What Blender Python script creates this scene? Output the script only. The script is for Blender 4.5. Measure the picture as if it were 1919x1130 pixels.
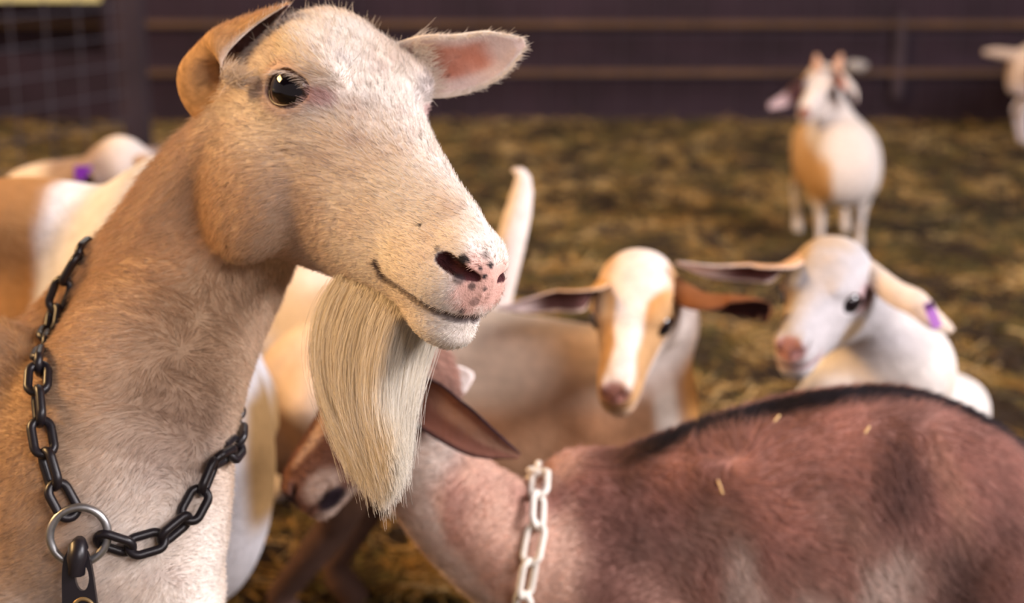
import bpy, math, time
import numpy as np
T0 = time.time()
for o in list(bpy.data.objects): bpy.data.objects.remove(o)
SC = bpy.context.scene; COL = SC.collection
# ------------------------------------------------------------------ camera
FPX = 2930.0; PITCH = math.radians(15); W, H = 1919, 1130
CAMZ = 1.0
cd = bpy.data.cameras.new('camera'); cam = bpy.data.objects.new('camera', cd); COL.objects.link(cam)
cam.location = (0, 0, CAMZ); cam.rotation_euler = (math.pi/2 - PITCH, 0, 0)
cd.sensor_width = 36; cd.lens = 36*FPX/W; cd.clip_start = .05; cd.clip_end = 300
cd.dof.use_dof = True; cd.dof.focus_distance = 1.03; cd.dof.aperture_fstop = 4.8
SC.camera = cam
SC.view_settings.view_transform = 'Standard'; SC.view_settings.look = 'None'
SC.view_settings.gamma = 1; SC.view_settings.use_curve_mapping = False
SC.view_settings.exposure = 0.20
# ------------------------------------------------------------------ light
wd = bpy.data.worlds.new('world'); SC.world = wd; wd.use_nodes = True
wd.node_tree.nodes['Background'].inputs[0].default_value = (1.0, .80, .78, 1)
wd.node_tree.nodes['Background'].inputs[1].default_value = 0.28
def area(name, loc, target, size, power, color):
    l = bpy.data.lights.new(name, 'AREA'); l.shape = 'RECTANGLE'; l.size, l.size_y = size; l.energy = power; l.color = color
    o = bpy.data.objects.new(name, l); COL.objects.link(o); o.location = loc
    from mathutils import Vector
    o.rotation_euler = (Vector(target)-Vector(loc)).to_track_quat('-Z', 'Y').to_euler(); return o
area('daylight_doorway', (4.0, .5, 3.1), (0, 1.5, .5), (2.0, 1.6), 440, (1, .95, .99))
area('front_fill', (2.6, -2.2, 3.0), (.9, 3.4, .3), (2.4, 1.4), 140, (1, .91, .91))  # added fill lamp behind the camera, brightens surfaces facing it
area('back_fill', (-.4, 5.4, 3.3), (-.4, 5.4, 0), (4.0, 1.4), 95, (1, .93, .85))  # added overhead lamp to lift the far floor
area('evening_light_left', (-4.1, 1.9, 3.1), (-.2, 1.2, .8), (2.2, 1.2), 370, (1, .60, .25))
sl = bpy.data.lights.new('sun', 'SUN'); sl.energy = 3.5; sl.color = (1, .9, .65); sl.angle = .02
so = bpy.data.objects.new('sun', sl); COL.objects.link(so); so.rotation_euler = (math.radians(35), math.radians(-20), 0)

# ------------------------------------------------------------------ helpers
def P(px, py, d):
    x = (px-959.5)/FPX*d; u = -(py-565)/FPX*d; c, s = math.cos(PITCH), math.sin(PITCH)
    return np.array([x, d*c+u*s, CAMZ-d*s+u*c])
def unit(v): v = np.asarray(v, float); return v/(np.linalg.norm(v)+1e-12)
def proj(p):
    p = np.asarray(p, float); c, s = math.cos(PITCH), math.sin(PITCH)
    d = p[..., 1]*c-(p[..., 2]-CAMZ)*s; u = p[..., 1]*s+(p[..., 2]-CAMZ)*c
    return np.stack([959.5+FPX*p[..., 0]/d, 565-FPX*u/d, d], -1)
def catmull(pts, n):
    pts = np.asarray(pts, float); m = len(pts); t = np.linspace(0, m-1-1e-9, n); i = t.astype(int); f = (t-i)[:, None]
    g = lambda k: pts[np.clip(k, 0, m-1)]
    a, b, c, d = g(i-1), g(i), g(i+1), g(i+2)
    return .5*((2*b)+(-a+c)*f+(2*a-5*b+4*c-d)*f*f+(-a+3*b-3*c+d)*f**3)
def noise3(p, scale, seed=0, octs=2):
    out = 0; amp = 1; r = np.random.RandomState(seed)
    for o in range(octs):
        tab = r.rand(4096).astype(np.float32); q = p*scale*2**o + r.rand(3)*50; i = np.floor(q).astype(np.int64); f = q-i; f = f*f*(3-2*f)
        v = 0
        for dx in (0, 1):
            for dy in (0, 1):
                for dz in (0, 1):
                    h = tab[((i[:, 0]+dx)*73856093 ^ (i[:, 1]+dy)*19349663 ^ (i[:, 2]+dz)*83492791) & 4095]
                    v = v+h*(f[:, 0] if dx else 1-f[:, 0])*(f[:, 1] if dy else 1-f[:, 1])*(f[:, 2] if dz else 1-f[:, 2])
        out = out+amp*(v-.5)*2; amp *= .5
    return out
def ss(x, a, b):
    t = np.clip((x-a)/(b-a), 0, 1); return t*t*(3-2*t)

# ------------------------------------------------------------------ signed distance kit
class Frame:
    def __init__(s, R, T): s.R = np.asarray(R, float); s.T = np.asarray(T, float)
    def w(s, p): return np.asarray(p, float)@s.R.T+s.T
    def l(s, p): return (p-s.T)@s.R
class Sdf:
    def __init__(s): s.pr = []
    def add(s, fn, c, r, k=.02, sub=False): s.pr.append((fn, np.asarray(c, float), r, k, sub))
    def ball(s, c, r, k=.02, R=None, sub=False):
        c = np.asarray(c, float); r = np.asarray(r, float)*np.ones(3); M = np.eye(3) if R is None else R
        def fn(p):
            q = (p-c)@M; k0 = np.linalg.norm(q/r, axis=1); k1 = np.linalg.norm(q/(r*r), axis=1)
            return k0*(k0-1)/np.maximum(k1, 1e-9)
        s.add(fn, c, r.max(), k, sub)
    def tube(s, pts, rad, k=.02, sub=False, n=None, flat=None):
        pts = np.asarray(pts, float); rad = np.asarray(rad, float)
        if n: rad = catmull(rad[:, None], n)[:, 0]; pts = catmull(pts, n)
        def fn(p):
            best = np.full(len(p), 9., np.float64)
            for a, b, ra, rb in zip(pts[:-1], pts[1:], rad[:-1], rad[1:]):
                v = b-a; t = np.clip((p-a)@v/(v@v+1e-12), 0, 1); q = p-a-t[:, None]*v
                if flat is not None: q = q+np.outer(q@flat[0], flat[0])*(flat[1]-1)
                best = np.minimum(best, np.linalg.norm(q, axis=1)-(ra+(rb-ra)*t))
            return best
        c = pts.mean(0); s.add(fn, c, np.linalg.norm(pts-c, axis=1).max()+rad.max(), k, sub)
    def loft(s, fr, st, n=2.3, k=.02):
        st = np.asarray(st, float); st = st[np.argsort(st[:, 0])]; D = catmull(st, 160); D[:, 3] = np.maximum(D[:, 3], .002)
        D = D[np.argsort(D[:, 0])]
        def fn(p):
            q = fr.l(p); x = q[:, 0]; xc = np.clip(x, D[0, 0], D[-1, 0]); g = lambda j: np.interp(xc, D[:, 0], D[:, j])
            zt, zb, w, tp = g(1), g(2), g(3), g(4); h = np.maximum((zt-zb)/2, .002); zc = (zt+zb)/2
            zz = (q[:, 2]-zc)/h; we = w*(1+tp*np.clip(zz, -1, 1)); m = (np.abs(q[:, 1]/we)**n+np.abs(zz)**n)**(1/n)
            d = (m-1)*np.minimum(we, h); e = np.abs(x-xc)
            return np.where(e > 0, np.sqrt(np.maximum(d, 0)**2+e*e), d)
        xs = D[:, 0]; c = fr.w([(xs[0]+xs[-1])/2, 0, (D[:, 1].max()+D[:, 2].min())/2])
        s.add(fn, c, math.hypot((xs[-1]-xs[0])/2, (D[:, 1].max()-D[:, 2].min())/2)+D[:, 3].max(), k)
    def __call__(s, p, pr=None):
        d = np.full(len(p), 10.)
        for fn, c, r, k, sub in (s.pr if pr is None else pr):
            e = fn(p)
            if sub: e = -e; h = np.clip(.5-.5*(d-e)/k, 0, 1); d = d*(1-h)+e*h+k*h*(1-h)
            else: h = np.clip(.5+.5*(d-e)/k, 0, 1); d = d*(1-h)+e*h-k*h*(1-h)
        return d
    def mesh(s, lo, hi, coarse, fine=None, flo=None, fhi=None):
        ax = []
        for i in range(3):
            if fine is None: ax.append(np.arange(lo[i], hi[i]+coarse, coarse)); continue
            a = np.arange(lo[i], flo[i], coarse); b = np.arange(max(flo[i], lo[i]), min(fhi[i], hi[i]), fine); c = np.arange(max(fhi[i], lo[i]), hi[i]+coarse, coarse)
            if len(a): a = a[a < b[0]-fine*.5]
            if len(c): c = c[c > b[-1]+fine*.5]
            ax.append(np.concatenate([a, b, c]))
        n = [len(a) for a in ax]; B = 8; V = np.full(n, 1., np.float32)
        for bi in range(0, n[0], B):
            for bj in range(0, n[1], B):
                sl_x = ax[0][bi:bi+B]; sl_y = ax[1][bj:bj+B]
                ks = list(range(0, n[2], B))
                cs = np.array([[sl_x.mean(), sl_y.mean(), ax[2][k:k+B].mean()] for k in ks])
                hz = np.array([np.ptp(ax[2][k:k+B]) for k in ks])
                rad = .5*np.sqrt(np.ptp(sl_x)**2+np.ptp(sl_y)**2+hz**2)+coarse*.9
                cd_ = s(cs)
                act = np.abs(cd_) < rad*1.35+.004
                for k, a, v in zip(ks, act, cd_):
                    if not a: V[bi:bi+B, bj:bj+B, k:k+B] = 1 if v > 0 else -1
                ka = [k for k, a in zip(ks, act) if a]
                if not ka: continue
                kk = np.concatenate([np.arange(k, min(k+B, n[2])) for k in ka])
                X, Y, Z = np.meshgrid(sl_x, sl_y, ax[2][kk], indexing='ij')
                pts = np.stack([X.ravel(), Y.ravel(), Z.ravel()], 1); cc = pts.mean(0); rr = np.linalg.norm(pts-cc, axis=1).max()
                pr = [q for q in s.pr if np.linalg.norm(q[1]-cc)-q[2]*1.15-q[3]*2-.03 < rr]
                V[bi:bi+B, bj:bj+B][:, :, kk] = s(pts, pr).reshape(X.shape)
        return surface_nets(V, ax)
def hit(S, px, py, d0=.75, d1=2.6):
    a, b = P(px, py, 1.0), P(px, py, 2.0); r = b-a; o = a-r*1.0; d = d0
    for _ in range(160):
        v = S((o+r*d)[None])[0]
        if v < 2e-4: return o+r*d
        d += v*.75
        if d > d1: return None
    return o+r*d
def surface_nets(V, ax):
    ins = V < 0; n = V.shape; m = tuple(a-1 for a in n)
    cnt = np.zeros(m, np.int8)
    corners = [(i, j, k) for i in (0, 1) for j in (0, 1) for k in (0, 1)]
    for c in corners: cnt += ins[c[0]:c[0]+m[0], c[1]:c[1]+m[1], c[2]:c[2]+m[2]]
    I, J, K = np.nonzero((cnt > 0) & (cnt < 8)); N = len(I)
    idx = np.full(m, -1, np.int32); idx[I, J, K] = np.arange(N)
    val = {c: V[I+c[0], J+c[1], K+c[2]].astype(float) for c in corners}
    pos = np.zeros((N, 3)); num = np.zeros(N)
    for a in corners:
        for d in range(3):
            if a[d]: continue
            b = tuple(1 if q == d else a[q] for q in range(3)); va, vb = val[a], val[b]
            cr = (va < 0) != (vb < 0); t = np.where(cr, va/(va-vb+1e-20), 0)
            for q in range(3): pos[:, q] += np.where(cr, a[q]+(t if q == d else 0), 0)
            num += cr
    pos /= num[:, None]
    P_ = np.empty((N, 3))
    for q, ii in enumerate((I, J, K)): P_[:, q] = ax[q][ii]+pos[:, q]*(ax[q][ii+1]-ax[q][ii])
    quads = []
    for d in range(3):
        u, v = (d+1) % 3, (d+2) % 3
        A = [slice(None)]*3; Bs = [slice(None)]*3; A[d] = slice(0, -1); Bs[d] = slice(1, None)
        ia, ib = ins[tuple(A)], ins[tuple(Bs)]; e = np.argwhere(ia != ib)
        ok = (e[:, u] > 0) & (e[:, v] > 0) & (e[:, u] < n[u]-1) & (e[:, v] < n[v]-1); e = e[ok]
        fl = ia[e[:, 0], e[:, 1], e[:, 2]]
        def cell(du, dv):
            q = e.copy(); q[:, u] -= du; q[:, v] -= dv; return idx[q[:, 0], q[:, 1], q[:, 2]]
        q = np.stack([cell(1, 1), cell(0, 1), cell(0, 0), cell(1, 0)], 1); q[~fl] = q[~fl][:, ::-1]; quads.append(q)
    Q = np.concatenate(quads); Q = Q[(Q >= 0).all(1)]
    return P_, Q
def vnormals(P_, Q):
    a = P_[Q[:, 2]]-P_[Q[:, 0]]; b = P_[Q[:, 3]]-P_[Q[:, 1]]; fn = np.cross(a, b); N = np.zeros_like(P_)
    for j in range(4):
        for q in range(3): N[:, q] += np.bincount(Q[:, j], fn[:, q], len(P_))
    return N/(np.linalg.norm(N, axis=1)[:, None]+1e-12)
def make_mesh(name, P_, Q, mats, col=None, smooth=True, mi=None, tris=None):
    me = bpy.data.meshes.new(name); P_ = np.asarray(P_, np.float32); Q = np.asarray(Q, np.int32)
    me.vertices.add(len(P_)); me.vertices.foreach_set('co', P_.ravel()); me.loops.add(Q.size); me.loops.foreach_set('vertex_index', Q.ravel())
    me.polygons.add(len(Q)); me.polygons.foreach_set('loop_start', np.arange(len(Q), dtype=np.int32)*Q.shape[1])
    for m in mats: me.materials.append(m)
    if mi is not None: me.polygons.foreach_set('material_index', np.asarray(mi, np.int32))
    me.update(calc_edges=True); me.polygons.foreach_set('use_smooth', np.full(len(Q), smooth)); 
    if col is not None:
        a = me.color_attributes.new('Col', 'FLOAT_COLOR', 'POINT'); c = np.ones((len(P_), 4), np.float32); c[:, :3] = col; a.data.foreach_set('color', c.ravel())
    me.update(); return me
def link(name, me, parent=None, label=None, cat=None, group=None, kind=None):
    o = bpy.data.objects.new(name, me); COL.objects.link(o)
    if parent: o.parent = parent
    if label: o['label'] = label
    if cat: o['category'] = cat
    if group: o['group'] = group
    if kind: o['kind'] = kind
    return o
# ------------------------------------------------------------------ materials
def mat(name, color=None, rough=.8, attr=False, metal=0, spec=.3, sss=0, noise=None, bump=None, coat=0, transl=0, sheen=0):
    m = bpy.data.materials.new(name); m.use_nodes = True; nt = m.node_tree; b = nt.nodes['Principled BSDF']
    b.inputs['Roughness'].default_value = rough; b.inputs['Metallic'].default_value = metal; b.inputs['Specular IOR Level'].default_value = spec
    b.inputs['Coat Weight'].default_value = coat; b.inputs['Sheen Weight'].default_value = sheen
    if sss: b.inputs['Subsurface Weight'].default_value = sss; b.inputs['Subsurface Radius'].default_value = (.01, .004, .002); b.inputs['Subsurface Scale'].default_value = .6
    src = None
    if attr:
        a = nt.nodes.new('ShaderNodeAttribute'); a.attribute_name = 'Col'; src = a.outputs['Color']
    elif color is not None: b.inputs['Base Color'].default_value = (*color, 1)
    tc = nt.nodes.new('ShaderNodeTexCoord')
    if noise:
        nz = nt.nodes.new('ShaderNodeTexNoise'); nz.inputs['Scale'].default_value = noise[0]; nz.inputs['Detail'].default_value = 4; nt.links.new(tc.outputs['Object'], nz.inputs['Vector'])
        mx = nt.nodes.new('ShaderNodeMix'); mx.data_type = 'RGBA'; mx.blend_type = 'MULTIPLY'; mx.inputs[0].default_value = noise[1]
        mr = nt.nodes.new('ShaderNodeMapRange'); mr.inputs[1].default_value = .3; mr.inputs[2].default_value = .7; mr.inputs[3].default_value = .4; mr.inputs[4].default_value = 1.25; nt.links.new(nz.outputs[0], mr.inputs[0])
        if src: nt.links.new(src, mx.inputs[6])
        else: mx.inputs[6].default_value = (*color, 1)
        nt.links.new(mr.outputs[0], mx.inputs[7]); src = mx.outputs[2]
    if src: nt.links.new(src, b.inputs['Base Color'])
    if bump:
        nz = nt.nodes.new('ShaderNodeTexNoise'); nz.inputs['Scale'].default_value = bump[0]; nz.inputs['Detail'].default_value = 5; nt.links.new(tc.outputs['Object'], nz.inputs['Vector'])
        bp = nt.nodes.new('ShaderNodeBump'); bp.inputs['Strength'].default_value = bump[1]; bp.inputs['Distance'].default_value = bump[2]; nt.links.new(nz.outputs[0], bp.inputs['Height']); nt.links.new(bp.outputs[0], b.inputs['Normal'])
    if transl:
        t = nt.nodes.new('ShaderNodeBsdfTranslucent'); ms = nt.nodes.new('ShaderNodeMixShader'); ms.inputs[0].default_value = transl
        if src: nt.links.new(src, t.inputs[0])
        elif color: t.inputs[0].default_value = (*color, 1)
        out = nt.nodes['Material Output']; nt.links.new(b.outputs[0], ms.inputs[1]); nt.links.new(t.outputs[0], ms.inputs[2]); nt.links.new(ms.outputs[0], out.inputs[0])
    return m
M_COAT = mat('goat_coat', attr=True, rough=.85, spec=.15, noise=(160, .18), bump=(420, .35, .002))
M_SOFT = mat('short_goat_coat', attr=True, rough=.9, spec=.1, noise=(70, .22), bump=(150, .5, .004))
M_FUR = mat('fur_strands', attr=True, rough=.65, spec=.25, transl=.18)
M_BEARD = mat('beard_strands', attr=True, rough=.5, spec=.3, transl=.62)
M_EYE = mat('goat_eye', attr=True, rough=.05, spec=.5, coat=.3)
M_LID = mat('eyelid_skin', (.045, .02, .022), rough=.35, spec=.5)
M_BLKPL = mat('black_plastic', (.012, .009, .012), rough=.38, spec=.5)
M_WHTPL = mat('white_plastic', (.80, .74, .66), rough=.45, spec=.5, noise=(60, .25))
M_STEEL = mat('dull_steel', (.42, .42, .42), rough=.38, metal=.9, noise=(120, .5))
M_PURPLE = mat('purple_tag_plastic', (.20, .03, .42), rough=.4)
M_HOOF = mat('hoof_horn', (.03, .02, .018), rough=.6)

# ------------------------------------------------------------------ goat parts
ADULT = [[-.010, -.034, -.050, .004, 0], [-.014, -.024, -.070, .009, 0], [-.022, -.016, -.086, .0135, -.1], [-.036, -.009, -.092, .0190, -.2], [-.056, -.003, -.096, .0245, -.22], [-.08, .001, -.096, .0285, -.22], [-.11, .008, -.102, .034, -.18],
         [-.14, .015, -.112, .040, -.08], [-.17, .022, -.122, .048, .06], [-.20, .032, -.132, .056, .12], [-.23, .042, -.140, .061, .08], [-.26, .046, -.140, .062, 0], [-.285, .036, -.128, .056, -.05], [-.31, .0, -.105, .045, 0], [-.325, -.045, -.075, .015, 0]]
KID = [[-.000, -.032, -.055, .006, 0], [-.006, -.020, -.076, .019, 0], [-.018, -.010, -.086, .026, 0], [-.04, -.002, -.087, .030, 0], [-.07, .004, -.088, .033, .03], [-.10, .012, -.096, .040, .12],
       [-.13, .024, -.104, .048, .20], [-.16, .036, -.111, .055, .22], [-.19, .042, -.112, .057, .15], [-.215, .037, -.104, .053, .1], [-.24, .018, -.085, .042, 0], [-.26, -.02, -.05, .015, 0]]
EYEP = {True: (-.2215, .0450, -.0010, .0228, .25, -.42), False: (-.136, .0385, -.022, .0205, .66, -.12)}
NOSTRIL = ((-.0135, .0100, -.0370), (-.0155, .0140, -.0366), (-.0190, .0185, -.0362), (-.0245, .0222, -.0354), (-.0310, .0246, -.0346), (-.0350, .0262, -.0350)); NOSTRIL_R = (.0022, .0032, .0042, .0050, .0052, .0036)
MOUTH = ((-.0130, .000, -.0680), (-.0157, .0097, -.0704), (-.0247, .0205, -.0715), (-.0386, .0278, -.0721), (-.0595, .0303, -.0738), (-.0795, .0285, -.0775), (-.0849, .0295, -.0751), (-.0905, .0305, -.0715)); MOUTH_R = (.0022, .0026, .0028, .0028, .0028, .0024, .0020, .0008)
def head_sdf(S, fr, s, adult):
    """fr frame is unscaled; s = size"""
    F_ = Frame(fr.R, fr.T); R = fr.R; w = lambda p: fr.w(np.array(p)*s)
    st = np.array(ADULT if adult else KID)*np.array([s, s, s, s, 1]); S.loft(F_, st, 2.15, .03*s)
    ex, ey, ez, er, ox, A = EYEP[adult]
    def orot(y):      # axes of an eye: long axis, outward, up
        o = unit([ox, y*math.sqrt(1-ox*ox), .03]); u = np.array([math.sin(A), 0, math.cos(A)]); u = unit(u-o*(u@o)); l = np.cross(o, u); return R@np.stack([l, o, u], 1), R@o
    for y in (-1, 1):
        S.ball(w((ex, y*ey, ez))-orot(y)[1]*.001*s, np.array([.030, .020, .024] if adult else [.024, .018, .020])*s, .012*s, orot(y)[0])          # orbit
        S.ball(w((ex-.004, y*(ey-.006), ez+.026)), np.array([.036, .016, .012])*s, .014*s, R)   # brow
        if adult:
            S.ball(w((-.235, y*.047, -.095)), np.array([.045, .022, .050])*s, .02*s, R)   # cheek
            S.ball(w((-.036, y*.0135, -.032)), np.array([.019, .009, .015])*s, .010*s, R)    # nostril wing
            S.ball(w((-.050, y*.018, -.055)), np.array([.030, .014, .018])*s, .022*s, R)    # upper lip
        else:
            S.ball(w((-.016, y*.015, -.026)), np.array([.014, .009, .011])*s, .006*s, R)
    if adult:
        S.ball(w((-.040, 0, -.086)), np.array([.025, .021, .014])*s, .012*s, R)              # chin
        for y in (-1, 1):
            S.tube([w((a_, y*b_, c_)) for a_, b_, c_ in MOUTH], np.array(MOUTH_R)*s, .0030*s, sub=True, n=22)
            S.tube([w((a_, y*b_, c_)) for a_, b_, c_ in NOSTRIL], np.array(NOSTRIL_R)*s, .0022*s, sub=True, n=15)
        S.tube([w((-.006, 0, -.044)), w((-.008, 0, -.056)), w((-.010, 0, -.070))], np.array([.002, .0022, .002])*s, .003*s, sub=True)
    else:
        for y in (-1, 1):
            S.tube([w(q) for q in ((-.002, y*.006, -.040), (-.010, y*.015, -.034), (-.020, y*.024, -.026))], np.array([.002, .0042, .0035])*s, .003*s, sub=True, n=7)
            S.tube([w(q) for q in ((-.000, y*.002, -.058), (-.012, y*.020, -.060), (-.030, y*.026, -.060), (-.055, y*.029, -.052))], np.array([.002, .0025, .0025, .001])*s, .003*s, sub=True, n=9)
    for y in (-1, 1):
        Rt, o = orot(y)
        S.ball(w((ex, y*ey, ez))+o*s*.020, np.array([.0215, .026, .0135] if adult else [.0180, .023, .0145])*s, .0025*s, Rt, sub=True)
    eyes = []
    for y in (-1, 1): eyes.append((w((ex, y*ey, ez))-orot(y)[1]*.0025*s, er*s, y))
    return eyes
def eye_mesh(c, r, R, ysign, look, adult):
    """eyeball with an iris, a level pupil and a bulging cornea"""
    n, m = 40, 56; look = unit(look); up = unit(R[:, 2]-look*(R[:, 2]@look)); sd = np.cross(up, look)
    P_, C_ = [], []
    for i in range(n+1):
        th = math.pi*i/n
        for j in range(m):
            ph = 2*math.pi*j/m; a, b, cc = math.sin(th)*math.cos(ph), math.sin(th)*math.sin(ph), math.cos(th)
            k = 1+.07*max(0, 1-(th/.9)**2); P_.append(c+(sd*a+up*b+look*cc)*r*k)
            lim = .90
            if th > lim: col = (.55, .36, .33) if th > lim+.06 else (.02, .012, .012)
            else:
                pu = (a/.66)**2+(b/.40)**2 < 1
                col = (.004, .003, .006) if pu else ((.06, .032, .018) if adult else (.02, .010, .008))
                if th > lim-.08: col = (.012, .008, .008)
            C_.append(col)
    Q = [[i*m+j, i*m+(j+1) % m, (i+1)*m+(j+1) % m, (i+1)*m+j] for i in range(n) for j in range(m)]
    return make_mesh('eye', np.array(P_), np.array(Q)[:, ::-1], [M_EYE], np.array(C_))
def ear_geo(path, wid, N, phi, th=.0035, n=40, m=22, lift=None):
    """cupped leaf; returns verts, quads, inside mask, t"""
    C = catmull(path, n); w_ = catmull(np.array(wid)[:, None], n)[:, 0]; w_ = np.maximum(w_, .0015)
    T = np.gradient(C, axis=0); T /= np.linalg.norm(T, axis=1)[:, None]
    N = np.asarray(N, float); Nn = catmull(N, n) if N.ndim == 2 else np.tile(N, (n, 1))
    Nn = Nn-T*(Nn*T).sum(1)[:, None]; Nn /= np.linalg.norm(Nn, axis=1)[:, None]; Sd = np.cross(T, Nn)
    ph = catmull(np.array(phi)[:, None], n)[:, 0]
    P_, ins, tt = [], [], []
    for side in (0, 1):
        for i in range(n):
            for j in range(m):
                u = -1+2*j/(m-1); a = u*ph[i]; k = w_[i]/math.sin(min(ph[i], 1.57)) if ph[i] < 1.57 else w_[i]
                edge = 1-abs(u)**6; tk = th*(.35+.65*edge)*(min(1, (n-1-i)/4+.15))
                rr = k-(tk if side else 0)
                P_.append(C[i]+Nn[i]*(k-rr*math.cos(a))+Sd[i]*rr*math.sin(a)); ins.append(side); tt.append((i/(n-1), u))
    Q = []; o = n*m
    for i in range(n-1):
        for j in range(m-1):
            q = [i*m+j, i*m+j+1, (i+1)*m+j+1, (i+1)*m+j]; Q.append(q); Q.append([x+o for x in q[::-1]])
        for j in (0, m-1):
            a, b = i*m+j, (i+1)*m+j; q = [a, b, b+o, a+o]; Q.append(q if j == 0 else q[::-1])
    for j in range(m-1):
        for i in (0, n-1):
            a, b = i*m+j, i*m+j+1; q = [a, b, b+o, a+o]; Q.append(q[::-1] if i == 0 else q)
    return np.array(P_), np.array(Q), np.array(ins), np.array(tt)
BODY = [[-.02, .50, .42, .020, 0], [.0, .57, .36, .06, 0], [.05, .63, .33, .095, 0], [.12, .665, .31, .115, -.1], [.22, .665, .30, .135, -.25], [.35, .66, .27, .145, -.25], [.47, .67, .28, .135, -.2], [.57, .69, .29, .118, -.15], [.66, .66, .31, .105, 0], [.73, .60, .36, .085, 0], [.78, .52, .42, .05, 0], [.795, .48, .45, .012, 0]]
def body_sdf(S, rump, fwd, s, neck=None, nrad=None, nk=.03, nflat=None, st=None, feet=None, tail=None, trad=None, ground=0, stiff=1.0, drop=0, hstep=(.0, .0), fstep=(.0, .0), lw=1.0, lr=1.0, hk=0, lean=0, legs=True):
    """rump = xy of the pin bones; fwd = heading; returns frame"""
    f = unit([fwd[0], fwd[1], 0]); l = np.array([-f[1], f[0], 0]); fr = Frame(np.stack([f, l, [0, 0, 1]], 1), [rump[0], rump[1], ground])
    stt = np.array(BODY if st is None else st)*np.array([s, s, s, s, 1]); stt[:, 1:3] -= drop; S.loft(fr, stt, 2.2, .03*s)
    w = lambda x, y, z: fr.w((x*s, y*s, z*s-(drop if z > .3 else 0)))
    if legs:
        for i, y in enumerate((-1, 1)):
            h = hstep[i]; g = fstep[i]
            S.tube([w(.14, y*.085, .50), w(.22+h*.3, y*.105, .36), w(.085+h*.7+hk, y*.085*lw, .235), w(.12+h, y*.08*lw, .08), w(.135+h, y*.08*lw, .045), w(.16+h, y*.08*lw, .012)], np.array([.085, .062, .026*lr, .018*lr, .023*lr, .024*lr])*s, .03*s)
            S.tube([w(.66, y*.075, .46), w(.60+g*.3, y*.085*lw, .34), w(.64+g*.8, y*.07*lw, .215), w(.64+g, y*.068*lw, .09), w(.645+g, y*.068*lw, .045), w(.665+g, y*.068*lw, .012)], np.array([.075, .048, .026, .0175, .023, .024])*s, .03*s)
    if neck is not None: S.tube(neck, nrad, nk, n=16, flat=nflat)
    if tail is not None: S.tube(tail, trad, .012*s, n=12)
    return fr
def strands(name, R0, D0, N0, L, col, rad, npt=4, bend=.5, rng=None, parent=None, M=None, tip=.25, curl=0, gravity=0):
    """hair curve object from roots/directions"""
    n = len(R0); hc = bpy.data.hair_curves.new(name); hc.add_curves([npt]*n)
    t = np.linspace(0, 1, npt)[None, :, None]
    D0 = D0/np.linalg.norm(D0, axis=1)[:, None]; st = unit_rows(D0*1.0+N0*bend)[:, None, :]; en = unit_rows(D0)[:, None, :]
    pos = R0[:, None, :]+L[:, None, None]*(t*st+(t*t)*(en-st)*.5)
    if gravity: pos = pos+np.array([0, 0, -1.])*gravity*L[:, None, None]*t*t
    hc.attributes['position'].data.foreach_set('vector', pos.astype(np.float32).ravel())
    ra = (hc.attributes.get('radius') or hc.attributes.new('radius', 'FLOAT', 'POINT'))
    rv = (rad*np.ones(n))[:, None]*(1-(1-tip)*np.linspace(0, 1, npt)[None, :]**1.5); ra.data.foreach_set('value', rv.astype(np.float32).ravel())
    ca = hc.attributes.new('Col', 'FLOAT_COLOR', 'CURVE'); c = np.ones((n, 4), np.float32); c[:, :3] = col; ca.data.foreach_set('color', c.ravel())
    hc.materials.append(M or M_FUR); o = bpy.data.objects.new(name, hc); COL.objects.link(o)
    if parent: o.parent = parent
    return o
def unit_rows(v): return v/(np.linalg.norm(v, axis=1)[:, None]+1e-12)
def scatter(P_, Q, n, rng, weight=None):
    a = P_[Q[:, 2]]-P_[Q[:, 0]]; b = P_[Q[:, 3]]-P_[Q[:, 1]]; A = np.linalg.norm(np.cross(a, b), axis=1)
    if weight is not None: A = A*weight[Q].mean(1)
    c = np.cumsum(A); f = np.searchsorted(c, rng.rand(n)*c[-1]); u, v = rng.rand(n), rng.rand(n)
    wt = np.stack([(1-u)*(1-v), u*(1-v), u*v, (1-u)*v], 1); q = Q[f]
    return q, wt
def lerp(q, wt, X): return (X[q]*(wt[..., None] if X.ndim > 1 else wt)).sum(1)
SC.cycles_curves.shape = 'RIBBONS' if hasattr(SC, 'cycles_curves') else None
FAST_FUR = False
# ------------------------------------------------------------------ barn
def box(name, lo, hi, M, parent=None, rot=0, **kw):
    lo, hi = np.array(lo, float), np.array(hi, float); h = (hi-lo)/2; c = (lo+hi)/2; b = min(.006, h.min()*.5); V = []; 
    import bmesh
    bm = bmesh.new(); bmesh.ops.create_cube(bm, size=2)
    for v in bm.verts: v.co = (v.co.x*h[0], v.co.y*h[1], v.co.z*h[2])
    bmesh.ops.bevel(bm, geom=list(bm.edges), offset=b, segments=2, affect='EDGES')
    me = bpy.data.meshes.new(name); bm.to_mesh(me); bm.free(); me.materials.append(M)
    o = link(name, me, parent, **kw); o.location = c; o.rotation_euler = (0, 0, rot); return o
def wood(name, c, sc=3):
    m = mat(name, c, rough=.8, noise=(sc, .6), bump=(25, .3, .01)); return m
M_BOARD = wood('dark_boards', (.029, .0145, .024)); M_RAIL = wood('rail_wood', (.12, .065, .038)); M_POST = wood('post_wood', (.055, .036, .045))
M_WIRE = mat('galvanised_wire', (.10, .09, .115), rough=.5, metal=.3)
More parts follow.
